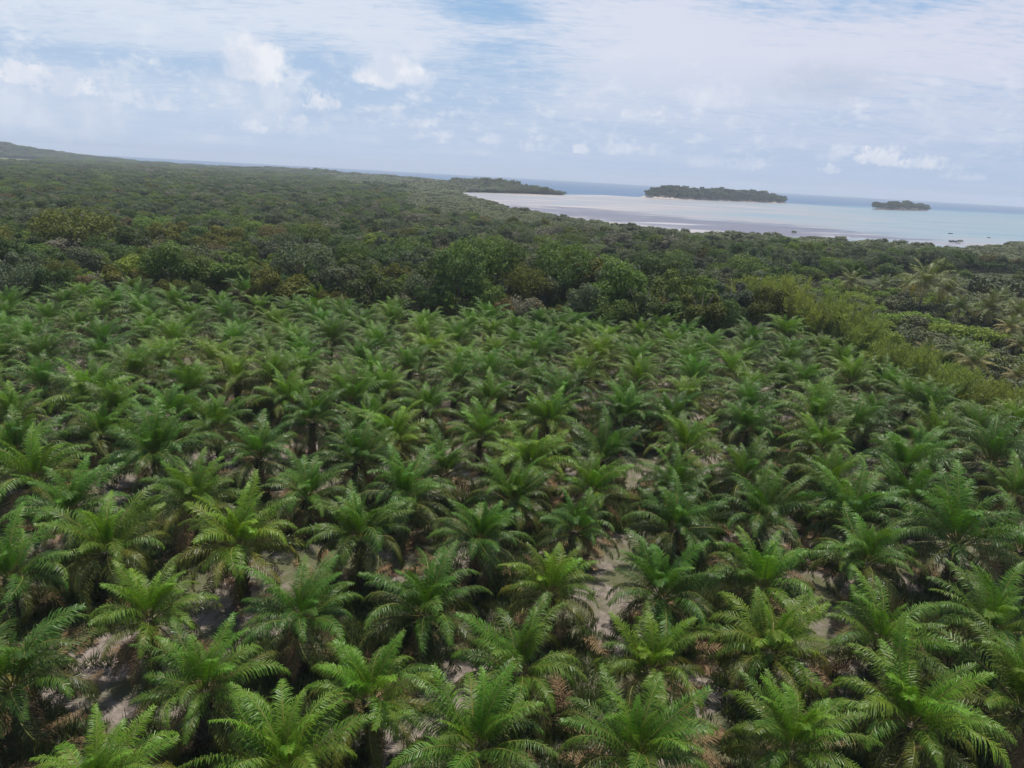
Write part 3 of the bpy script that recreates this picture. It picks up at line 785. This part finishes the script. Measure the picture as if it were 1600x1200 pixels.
special(625, 420, 58, 'grey-green', 0, 1, None); special(655, 455, 42, 'olive', 1, 1, None); special(585, 455, 36, 'bronze', 4, 1, None); special(380, 445, 44, 'mid green', 0, 1, None)
special(425, 440, 50, 'olive', 1, 1, None); special(505, 445, 44, 'deep green', 1, 1, None); special(1010, 420, 60, 'deep green', 2, .9, None); special(960, 455, 56, 'grey-green', 0, 1, None)
special(1040, 475, 54, 'mid green', 0, 1, None); special(1090, 440, 56, 'deep green', 2, .9, None); special(850, 465, 50, 'mid green', 1, 1, None); special(905, 425, 46, 'olive', 1, 1, None)
special(950, 410, 40, 'bright yellow-green', 1, 1, None); special(1120, 490, 40, 'olive', 4, 1, None); special(780, 450, 46, 'mid green', 1, 1, None); special(870, 490, 40, 'deep green', 4, 1, None)

# mango orchard on the right
MANGO_ITEMS = []
M_MANGO_N = CLASSES['deep green']
M_MANGO_DARK = foliage('mango_leaf', (0.088, 0.102, 0.046), .22, .015, col2=(0.115, 0.125, 0.06), trans=.15, spec=.2)
M_MANGO_FLUSH_LIT = foliage('mango_flush_lit', (0.155, 0.215, 0.034), .18, .015, col2=(0.19, 0.24, 0.04), trans=.3, spec=.2)  # new-leaf flush with the sunlit look of crown tops in its colour
mq = [crown_quads(3.3, 4.8, 2000, .22, np.random.default_rng(80 + k), 'round', 22) for k in range(3)]
MANGO = {'dark': [], 'flushed_lit': []}
for q in mq:
    MANGO['dark'].append(quads_mesh('crown', q, [M_MANGO_DARK]))
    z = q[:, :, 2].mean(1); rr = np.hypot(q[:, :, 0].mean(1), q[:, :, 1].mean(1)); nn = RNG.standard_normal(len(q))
    MANGO['flushed_lit'].append(quads_mesh('crown', q, [M_MANGO_DARK, M_MANGO_FLUSH_LIT], ((z + .45 * nn) > 2.9).astype(int)))  # upper leaves take the flush colour, painting sunlight onto the crown top
mb = MB(); limb_mesh(mb, np.random.default_rng(8), .22, 4.2, 3.0, 5); MANGO_T = mb.mesh('trunk', [M_BARK])
def mango(px, py, wpx, kind):
    q = at(px, py, 3.0); s = 1
    for _ in range(3):
        s = wpx * ((q - CPOS) @ _f) / F_PX / 5.8; q = at(px, py, 3.0 * s)
    MANGO_ITEMS.append([q[0], q[1], s, kind]); occupied.append((q[0], q[1], 2.9 * s))
for a in [(1347, 472, 34, 'flushed_lit'), (1368, 488, 32, 'flushed_lit'), (1392, 500, 44, 'flushed_lit'), (1315, 460, 32, 'flushed_lit'), (1378, 464, 30, 'flushed_lit'), (1385, 530, 52, 'flushed_lit'), (1482, 522, 46, 'flushed_lit'),
          (1480, 474, 34, 'flushed_lit'), (1555, 532, 54, 'flushed_lit'), (1488, 590, 54, 'flushed_lit'), (1590, 545, 50, 'dark'), (1575, 575, 60, 'dark'), (1450, 488, 36, 'dark'), (1448, 532, 44, 'dark'), (1445, 568, 40, 'dark'),
          (1405, 482, 42, 'dark'), (1290, 480, 40, 'dark'), (1318, 500, 44, 'dark'), (1350, 508, 40, 'dark'), (1430, 508, 42, 'dark'), (1545, 555, 46, 'dark'), (1555, 612, 60, 'dark'), (1590, 610, 56, 'dark'),
          (1410, 550, 34, 'dark'), (1370, 550, 36, 'flushed_lit'), (1535, 500, 44, 'dark'), (1570, 490, 44, 'dark'), (1420, 465, 36, 'dark'), (1340, 450, 34, 'dark'), (1270, 462, 34, 'dark'), (1300, 445, 30, 'flushed_lit'),
          (1545, 450, 60, 'dark'), (1520, 470, 40, 'dark'), (1590, 455, 50, 'dark'), (1475, 545, 38, 'dark'), (1240, 475, 34, 'dark'), (1450, 515, 34, 'flushed_lit'), (1400, 445, 32, 'dark'), (1470, 452, 36, 'dark')]:
    mango(*a)

for j in range(30):                                      # smaller trees fill the rows of the orchard
    for i in range(40):
        x = -20 + i * 5.6 + (j % 2) * 2.8 + RNG.uniform(-1, 1); y = 70 + j * 5.2 + RNG.uniform(-1, 1)
        if not inside([(x, y)], ORCH)[0] or edge_dist([(x, y)], ORCH)[0] < 3: continue
        if min(math.hypot(x - o_[0], y - o_[1]) - .55 * o_[2] for o_ in occupied) < 2.4: continue
        u, v = pix((x, y, 3.0))
        if not (-10 < u < 1615): continue
        s_ = RNG.uniform(.7, 1.0); MANGO_ITEMS.append([x, y, s_, 'flushed_lit' if RNG.random() < .3 else 'dark']); occupied.append((x, y, 2.6 * s_))
# coconut palms among the orchard
COCO_ITEMS = []
def coco_mesh(seed, yellow):
    rng = np.random.default_rng(seed); mb = MB(); mb.tube([(-.5, 0, -.3), (-.3, 0, 2), (-.1, 0, 4), (0, 0, 5.6)], [.22, .16, .13, .12], 7)
    Qs = []; ms = []
    for k in range(22):
        a = (k / 21) ** .9; P, Q = frond_arrays(3.9 * (1 + .07 * rng.standard_normal()), R(78 - 95 * a), R(40 + 50 * a), 34, .8, .075, rng, ruffle=4, hang=.75, start=.12)
        Rq = rachis_quads(P, .05, .012, 3); A = np.concatenate([Q, Rq]); az_ = k * 2.4
        c, s = math.cos(az_), math.sin(az_); A = A @ np.array([[c, s, 0], [-s, c, 0], [0, 0, 1]]) + np.array([0, 0, 5.55]); Qs.append(A)
        ms += [1 if (a > (.35 if yellow else .8)) else 0] * len(Q) + [1] * len(Rq)
    return mb.mesh('trunk', [M_BARK]), quads_mesh('crown', np.concatenate(Qs), [M_COCO, M_COCO_Y], ms)
COCO = [coco_mesh(1, False), coco_mesh(2, False), coco_mesh(3, True), coco_mesh(4, True)]
for (px, py, wpx, k) in [(1447, 442, 60, 0), (1482, 455, 50, 1), (1545, 482, 52, 1), (1562, 468, 44, 0), (1590, 488, 48, 1), (1578, 512, 46, 2), (1500, 548, 52, 1), (1522, 566, 60, 2), (1448, 548, 44, 2), (1440, 590, 44, 3),
                         (1218, 447, 40, 0), (1240, 452, 38, 1), (1330, 440, 40, 0), (1500, 480, 44, 0), (1590, 590, 48, 3), (1420, 445, 36, 1), (1595, 540, 44, 2), (1380, 445, 34, 1)]:
    q = at(px, py, 5.0)
    s = wpx * ((q - CPOS) @ _f) / F_PX / 6.6
    q = at(px, py, 5.6 * s); COCO_ITEMS.append([q[0], q[1], s, k]); occupied.append((q[0], q[1], 1.2))

# feathery light-green row between plantation and orchard
FEATHER = []
def feather_mesh(seed):
    rng = np.random.default_rng(seed); mb = MB(); Cs = []; Ds = []
    for k in range(26):
        a = k * 2.4 + rng.random(); lean = .12 + .5 * rng.random(); H = 3.6 + 2.2 * rng.random(); b = np.array([math.cos(a), math.sin(a), 0]) * .6 * rng.random()
        pts = [b + np.array([math.cos(a) * lean * H * u ** 2, math.sin(a) * lean * H * u ** 2, H * (u - .12 * u ** 3)]) for u in np.linspace(0, 1, 6)]
        mb.tube(pts, list(np.linspace(.035, .008, 6)), 4)
        for _ in range(90):
            u = .18 + .82 * rng.random() ** .75; i = min(int(u * 5), 4); p = pts[i] + (pts[i + 1] - pts[i]) * (u * 5 - i)
            d = rng.standard_normal(3); d[2] = abs(d[2]) * .6 + .25; d /= np.linalg.norm(d); Cs.append(p + d * .35 * rng.random()); Ds.append(d)
    C = np.array(Cs); D = np.array(Ds); n = len(C); A = np.cross(D, rng.standard_normal((n, 3))); A /= np.linalg.norm(A, axis=1)[:, None]
    l = (.34 + .3 * rng.random((n, 1))); w = .05
    Q = np.stack([C - A * w, C + A * w, C + D * l + A * w * .4, C + D * l - A * w * .4], 1)
    return mb.mesh('stem', [M_BARK]), quads_mesh('foliage', Q, [M_BAMBOO])
FM = [feather_mesh(k) for k in range(4)]
for (px, py, wpx) in [(1165, 462, 44), (1185, 478, 46), (1212, 470, 42), (1240, 492, 52), (1272, 505, 54), (1298, 508, 46), (1322, 522, 54), (1350, 535, 56), (1345, 550, 44), (1376, 566, 50), (1402, 578, 48), (1425, 572, 40), (1432, 598, 50), (1458, 618, 52),
                      (1486, 632, 54), (1515, 640, 54), (1545, 632, 50), (1520, 615, 48), (1470, 600, 40), (1575, 650, 52), (1500, 612, 40), (1565, 630, 44), (1598, 640, 50)]:
    q = at(px, py, 3.5); s = 1.25 * wpx * ((q - CPOS) @ _f) / F_PX / 5.2; q = at(px, py, 3.4 * s)
    FEATHER.append([q[0], q[1], s]); occupied.append((q[0], q[1], 2.0 * s))

# ------------------------------------------------------------------ the forest: sample stands by ring
def ring_points(d0, d1, spacing, az0, az1):
    pts = []; d = d0; k = 0
    while d < d1:
        s = spacing(d); da = s / d; n = int((az1 - az0) / da) + 1
        a = az0 + (np.arange(n) + .5 * (k % 2)) * da + RNG.normal(0, .22 * da, n); r = d + RNG.normal(0, .22 * s, n)
        pts.append(np.stack([r * np.sin(a), r * np.cos(a), np.full(n, s)], 1)); d += s * .88; k += 1
    return np.concatenate(pts)
FP = ring_points(70, 4700, lambda d: max(5.3, d * .0112), R(-43), R(43))
P2 = FP[:, :2]
sg = signed(P2, LAND)
PENP = np.array([np.array(p, float)[:2] for p in PEN] + [np.array(p, float)[:2] for p in FAR[:4]])
keep = (sg > 3) & ~(signed(P2, PLANT) > -3.0) & ~inside(P2, PENP)
keep &= ~(inside(P2, CLEAR) | inside(P2, BARE))
FP = FP[keep]; sg = sg[keep]; P2 = FP[:, :2]
occ = np.array(occupied)
dm = np.full(len(P2), 1e9)
for (ox, oy, orad) in occupied: dm = np.minimum(dm, np.hypot(P2[:, 0] - ox, P2[:, 1] - oy) - orad)
inorch = inside(P2, ORCH)
_ax = np.array([pix((x, y, 5.0))[0] for x, y in P2])
keep = (dm > 1.6) & ~((_ax > 1140) & (signed(P2, PLANT) > -22)) & ~(inorch & (RNG.random(len(P2)) < .88))
FP = FP[keep]; P2 = FP[:, :2]; sg = sg[keep]; inorch = inorch[keep]; dist = np.hypot(P2[:, 0], P2[:, 1]); azm = np.arctan2(P2[:, 0], P2[:, 1])

def patchy(P, s, seed):
    r = np.random.default_rng(seed); v = np.zeros(len(P))
    for k in range(6):
        a = r.random() * 6.28; f_ = (.6 + r.random()) / s; v += np.sin((P[:, 0] * math.cos(a) + P[:, 1] * math.sin(a)) * 6.28 * f_ + r.random() * 6.28)
    return v / 2.4
CN = list(CLASSES)
pa, pb, pc = patchy(P2, 60, 1), patchy(P2, 90, 2), patchy(P2, 320, 3)
wts = np.zeros((len(P2), len(CN)))
near = np.clip((340 - dist) / 160, 0, 1)
wts[:, CN.index('deep green')] = 1.0 + .8 * np.clip(pa, 0, 1)
wts[:, CN.index('mid green')] = .9 + .7 * np.clip(-pa, 0, 1)
wts[:, CN.index('olive')] = (.25 + .7 * np.clip(pb, 0, 1)) * (.35 + .65 * near)
wts[:, CN.index('bright yellow-green')] = (.08 + .3 * np.clip(-pb, 0, 1)) * (.2 + .8 * near)
wts[:, CN.index('bronze')] = .10 + .05 * near
wts[:, CN.index('grey-green')] = .45 + 1.5 * (1 - near) + .5 * np.clip(pc, 0, 1)
wts[:, CN.index('dull brown-grey')] = .05 + .6 * np.clip(pc - .05, 0, 1) * (1 - near)
wts /= wts.sum(1)[:, None]
cls = (wts.cumsum(1) < RNG.random(len(P2))[:, None]).sum(1).clip(0, len(CN) - 1)
shp = RNG.integers(0, len(SHAPES), len(P2))
mang = (sg < np.clip(dist * .2, 80, 170)) & (dist > 330) & (azm > -.16) | ((dist > 1100) & (azm > -.25))
u_, v_ = pix(np.concatenate([P2, np.full((len(P2), 1), 5.0)], 1).T.T) if False else (np.array([pix((x, y, 5.0)) for x, y in P2]).T)
inview = (u_ > -15) & (u_ < 1615) & (v_ < 1210)
order = np.argsort(dist)
ind = [i for i in order if inview[i] and not mang[i]][: 300 - len(broad_items)]
indset = np.zeros(len(P2), bool); indset[ind] = True
for i in ind:
    s = FP[i, 2] / 5.3 * (RNG.choice([.7, .85, 1.0, 1.2, 1.65]) if CN[cls[i]] not in ('bronze', 'dull brown-grey') and not inorch[i] else .85)
    broad_items.append([P2[i, 0], P2[i, 1], s, CN[cls[i]], int(shp[i]), RNG.uniform(.85, 1.45), None])
SHN = {0: 'round', 1: 'round', 2: 'tall', 3: 'flat-topped', 4: 'small round', 5: 'tall'}
def edge_row(it): return int(max(0, -signed([(it[0], it[1])], PLANT)[0]) // 8)
bl = row_labels([[b[0], b[1], b, b[3] + ' ' + SHN[b[4]]] for b in broad_items], lambda r: edge_row(r[2]), lambda r: pix((r[0], r[1], 5))[0], lambda r, a, n: (r[2], f"{r[3]} forest tree, {a} such from left in {n} line behind the plantation"))
bl = {id(v[0]): v[1] for v in bl.values()}
for b in broad_items:
    x, y, s, c, sh, zs, lab = b
    if sh in (2, 5): zs = min(zs, 1.1)
    whole_tree('forest_tree', BROAD[c][sh], loc=(x, y), rz=RNG.random() * 6.28, s=(s, s, s * zs), label=lab or bl[id(b)], cat='tree', group='forest trees behind the plantation', tr=BROAD_TRUNK[sh])
mi_ = row_labels([[m_[0], m_[1], m_, m_[3]] for m_ in MANGO_ITEMS], lambda r: int(r[1] // 14), lambda r: r[0],
                 lambda r, a, n: (r[2], ("round orchard tree with sunlit-toned yellow-green new leaves, " if r[3] == 'flushed_lit' else 'dark grey-green round orchard tree, ') + f"{a} such from left in {n} orchard row"))
ml = {id(v[0]): v[1] for v in mi_.values()}
for k, m_ in enumerate(MANGO_ITEMS):
    whole_tree('orchard_tree', MANGO[m_[3]][k % 3], loc=m_[:2], rz=k * 1.7, s=(m_[2],) * 3, label=ml[id(m_)], cat='fruit tree', group='round fruit trees in the orchard at right', tr=MANGO_T)
ci_ = row_labels([[c_[0], c_[1], c_, 'yellowing' if c_[3] > 1 else 'green'] for c_ in COCO_ITEMS], lambda r: 0, lambda r: pix((r[0], r[1], 5))[0], lambda r, a, n: (r[2], f"slender coconut palm with {r[3]} fronds, {a} such from left among the orchard trees"))
cl_ = {id(v[0]): v[1] for v in ci_.values()}
for k, c_ in enumerate(COCO_ITEMS):
    whole_tree('coconut_palm', COCO[c_[3]][1], loc=c_[:2], rz=k * 2.1, s=(c_[2],) * 3, label=cl_[id(c_)], cat='coconut palm', group='coconut palms in the orchard', tr=COCO[c_[3]][0])
FEATHER.sort(key=lambda q: pix((q[0], q[1], 3))[0])
for k, f_ in enumerate(FEATHER):
    r = link('feathery_shrub', None, loc=(f_[0], f_[1], gh(f_[0], f_[1])), rot=(0, 0, k * 1.3), scl=(f_[2] * RNG.uniform(.75, 1.05), f_[2] * RNG.uniform(.75, 1.05), f_[2] * RNG.uniform(1.0, 1.6)))
    tag(r, f"feathery light olive shrub, {ordinal(k + 1)} from left in the row bordering the palms", 'shrub', 'feathery shrubs between palms and orchard')
    link('stem', FM[k % 4][0], r); link('foliage', FM[k % 4][1], r)

# the uncountable rest
rest = ~indset
zone = 1 + 1.0 * np.exp(-(edge_dist(P2, [np.array(p, float)[:2] for p in PEN] + [np.array(p, float) for p in FAR[:6]], False) / 160) ** 2) * (np.hypot(P2[:, 0], P2[:, 1]) > 1000)
far_s = FP[:, 2] / 5.3
def stuff_forest(name, mask, protos, idx, label, zmul=1.0):
    i = np.where(mask)[0]; q_ = np.clip((dist[i] - 200) / 250, 0, 1); s = far_s[i] * (1 + (RNG.choice([.7, .85, 1.0, 1.2, 1.7], len(i)) - 1) * (1 - .6 * q_)); zsc = (np.minimum(s, 1.0) * .9 + .12 * np.maximum(s - 1, 0) ** .5) * (1 + (RNG.choice([.75, .9, 1.0, 1.1, 1.55], len(i)) - 1) * (1 - .62 * q_)) * zmul * zone[i]
    z = ground_h(P2[i])
    scatter(name, protos, np.concatenate([P2[i], z[:, None]], 1), np.stack([s, s, zsc], 1), RNG.random(len(i)) * 6.28, idx[i], label, 'forest')
protos = [join_meshes('wood', [BROAD[c][k], BROAD_TRUNK[k]]) for c in CN for k in range(len(SHAPES))] + [join_meshes('wood', [SPARSE_C, SPARSE_T])]
idx = cls * len(SHAPES) + shp
idx = np.where((CN.index('dull brown-grey') == cls) & (RNG.random(len(cls)) < .5), len(protos) - 1, idx)
stuff_forest('forest', rest & ~mang, protos, idx, 'dense mixed forest stretching from the plantation towards the coast')
mp = []
for k in range(len(SHAPES)):
    q = crown_quads(SHAPES[k][1], SHAPES[k][2], 1100, .34, np.random.default_rng(160 + k), SHAPES[k][0], SHAPES[k][3]); mp.append(join_meshes('wood', [quads_mesh('crown', q, [M_MANGROVE]), BROAD_TRUNK[k]]))
stuff_forest('mangrove_forest', rest & mang, mp, shp, 'even grey-green mangrove forest along the shore of the bay', .78)
# the wooded spit that closes the bay
mn, mx = PENP.min(0), PENP.max(0); G = np.stack(np.meshgrid(np.arange(mn[0], mx[0], 8.5), np.arange(mn[1], mx[1], 8.5)), -1).reshape(-1, 2); G = G + RNG.normal(0, 2, G.shape)
G = G[inside(G, PENP) & (signed(G, LAND) > 1)]; n = len(G); sG = RNG.uniform(1.5, 2.1, n); rise = 1 + .25 * patchy(G, 160, 21) + .25 * np.clip(signed(G, LAND) / 60, 0, 1)
ux = (G - PENP[0]) @ (tip - PENP[0]) / ((tip - PENP[0]) @ (tip - PENP[0])); rise = rise * np.interp(ux, [0, .25, .5, .8, .93, 1], [.16, .42, .75, 1.0, .6, .42])
scatter('spit_forest', mp[:5], np.concatenate([G, ground_h(G)[:, None] - .6], 1), np.stack([sG, sG, 1.05 * sG * rise], 1), RNG.random(n) * 6.28, RNG.integers(0, 5, n), 'grey-green wood on the low spit between bay and open sea', 'forest')
# island woods
ipts = []
for poly, hf in ISLES:
    mn, mx = poly.min(0), poly.max(0); G = np.stack(np.meshgrid(np.arange(mn[0], mx[0], 6.2), np.arange(mn[1], mx[1], 6.2)), -1).reshape(-1, 2); G = G + RNG.normal(0, 1.8, G.shape)
    G = G[signed(G, poly) > 2.5]; ipts.append(np.concatenate([G, hf(G)[:, None]], 1))
ipts = np.concatenate(ipts); n = len(ipts); sI = RNG.choice([1.1, 1.4, 1.7, 2.3], n)
ip = []
for k in range(4):
    q = crown_quads(SHAPES[k][1], SHAPES[k][2], 800, .40, np.random.default_rng(260 + k), SHAPES[k][0], SHAPES[k][3]); ip.append(join_meshes('wood', [quads_mesh('crown', q, [M_ISLE]), BROAD_TRUNK[k]]))
scatter('island_forest', ip, ipts, np.stack([sI, sI, sI * RNG.uniform(.6, .95, n)], 1), RNG.random(n) * 6.28, RNG.integers(0, 4, n), 'dark forest covering the two islands', 'forest')

# ------------------------------------------------------------------ plantation floor: dry fronds and grass
lp = []
for p in palms:
    if p[1] < 95:
        for _ in range(8):
            a = RNG.random() * 6.28; d = RNG.uniform(1.6, 4.2); lp.append((p[0] + math.cos(a) * d, p[1] + math.sin(a) * d))
lp = np.array(lp); n = len(lp); z = ground_h(lp) + .12
scatter('frond_litter', FLAT, np.concatenate([lp, z[:, None]], 1), np.stack([RNG.uniform(.6, 1, n)] * 3, 1), RNG.random(n) * 6.28, RNG.integers(0, 2, n), 'dry brown fronds lying on the plantation floor', 'litter')
def tuft(seed):
    rng = np.random.default_rng(seed); n = 60; a = rng.random(n) * 6.28; r = .45 * rng.random(n) ** .5; b = np.stack([np.cos(a) * r, np.sin(a) * r, np.zeros(n)], 1)
    d = np.stack([np.cos(a) * .5, np.sin(a) * .5, np.ones(n)], 1) + rng.normal(0, .25, (n, 3)); l = .25 + .35 * rng.random((n, 1)); w = np.stack([-np.sin(a), np.cos(a), np.zeros(n)], 1) * .035
    return quads_mesh('tuft', np.stack([b - w, b + w, b + d * l + w * .3, b + d * l - w * .3], 1), [M_GRASS])
M_GRASS = foliage('grass', (0.065, 0.095, 0.028), .3, .03, col2=(0.13, 0.13, 0.05), trans=.25)
gp = np.stack([RNG.uniform(-62, 70, 60000), RNG.uniform(18, 95, 60000)], 1); gp = gp[inside(gp, PLANT) & (patchy(gp, 22, 9) + RNG.normal(0, .35, len(gp)) > .15)][:22000]; n = len(gp)
scatter('grass', [tuft(k) for k in range(3)], np.concatenate([gp, ground_h(gp)[:, None]], 1), np.stack([RNG.uniform(.5, 1.3, n)] * 3, 1), RNG.random(n) * 6.28, RNG.integers(0, 3, n), 'low grass and weeds between the palms', 'grass')

# ------------------------------------------------------------------ boats and lone mangroves on the flat
M_HULL = plain('dark_hull', (0.05, 0.045, 0.05), .5, (0.09, 0.08, 0.08), 2); M_WHITE = plain('white_paint', (.75, .75, .74), .45); M_GREYP = plain('grey_paint', (.22, .24, .27), .6)
def hull_mb(L, B, H):
    mb = MB(); st = []; n = 9
    for i in range(n):
        u = i / (n - 1); x = (u - .5) * L; w = B / 2 * math.sin(math.pi * min(1, .18 + .82 * (1 - abs(2 * u - 1) ** 2.2))) ** .8 * (1 if 0 < i < n - 1 else .15); sh = H * (1 + .6 * (2 * u - 1) ** 2)
        st.append([(x, -w, sh), (x, -w * .8, H * .3), (x, 0, 0), (x, w * .8, H * .3), (x, w, sh), (x, w * .86, sh), (x, 0, H * .55), (x, -w * .86, sh)])
    for s in st: mb.v.extend(s)
    for i in range(n - 1):
        for k in range(8): mb.f.append((i * 8 + k, i * 8 + (k + 1) % 8, (i + 1) * 8 + (k + 1) % 8, (i + 1) * 8 + k)); mb.m.append(0)
    mb.f += [tuple(range(7, -1, -1)), tuple((n - 1) * 8 + k for k in range(8))]; mb.m += [0, 0]
    return mb
b = at(1489, 378.2, -.8); bo = link('fishing_boat', None, loc=b, rot=(0, 0, R(8))); tag(bo, 'long dark wooden fishing boat aground off the mangroves', 'boat')
link('hull', hull_mb(7.5, 1.7, .8).mesh('hull', [M_HULL]), bo)
mb = MB(); mb.add([(-1.2, -.6, .5), (.6, -.6, .5), (.6, .6, .5), (-1.2, .6, .5), (-1.1, -.55, 1.5), (.4, -.55, 1.5), (.4, .55, 1.5), (-1.1, .55, 1.5)], [(0, 1, 5, 4), (1, 2, 6, 5), (2, 3, 7, 6), (3, 0, 4, 7), (4, 5, 6, 7)]); link('cabin', mb.mesh('cabin', [M_GREYP]), bo)
b = at(1496.5, 380.3, -.8); bo = link('skiff', None, loc=b, rot=(0, 0, R(-6))); tag(bo, 'small white skiff beside the dark fishing boat', 'boat')
link('hull', hull_mb(3.6, 1.4, .7).mesh('hull', [M_WHITE]), bo)
mb = MB(); [mb.add([(x, -.55, .42), (x + .3, -.55, .42), (x + .3, .55, .42), (x, .55, .42), (x, -.55, .47), (x + .3, -.55, .47), (x + .3, .55, .47), (x, .55, .47)], [(0, 1, 5, 4), (1, 2, 6, 5), (2, 3, 7, 6), (3, 0, 4, 7), (4, 5, 6, 7), (3, 2, 1, 0)]) for x in (-.8, .5)]
link('thwart', mb.mesh('thwart', [M_BARK]), bo)
b = at(1485, 365.5, -.9); bo = link('rowing_boat', hull_mb(5, 1.3, .6).mesh('rowing_boat', [M_HULL]), loc=b, rot=(0, 0, R(12))); tag(bo, 'low dark rowing boat alone on the shallows, farther out than the others', 'boat')
MG_C = quads_mesh('crown', crown_quads(2.7, 5.2, 500, .3, np.random.default_rng(77), 'round', 10), [M_MANGROVE])
lone = [(1500, 378, 1.1), (1241, 364, 1.1), (1545, 372, .8)]
for k, (px, py, s) in enumerate(lone):
    q = at(px, py, -1.0); q[2] -= 1.3; r = link('lone_mangrove', None, loc=q, rot=(0, 0, k * 1.9), scl=(s * .7,) * 3)
    tag(r, f"small lone mangrove in the shallows, {ordinal(sorted(lone).index((px, py, s)) + 1)} from left beyond the mangrove edge", 'mangrove', 'lone mangroves on the flat')
    link('trunk', BROAD_TRUNK[4], r); link('crown', MG_C, r)

# ------------------------------------------------------------------ haze
def haze(density):
    m, t, out = new_mat('haze'); v = t.n.new('ShaderNodeVolumePrincipled')
    v.inputs['Color'].default_value = (.80, .88, 1.0, 1); v.inputs['Density'].default_value = density; v.inputs['Anisotropy'].default_value = .2
    t.link(v.outputs[0], out.inputs['Volume'])
    mb = MB(); a, z0, z1 = 9600, -6, 95
    mb.add([(-a, -a, z0), (a, -a, z0), (a, a, z0), (-a, a, z0), (-a, -a, z1), (a, -a, z1), (a, a, z1), (-a, a, z1)], [(3, 2, 1, 0), (0, 1, 5, 4), (1, 2, 6, 5), (2, 3, 7, 6), (3, 0, 4, 7), (4, 5, 6, 7)])
    o = link('haze', mb.mesh('haze', [m])); tag(o, 'thin pale haze lying over land and sea', 'haze', kind='stuff')
haze(0.00014)
print('palms', len(palms), 'forest pts', len(P2), 'individual', len(broad_items))
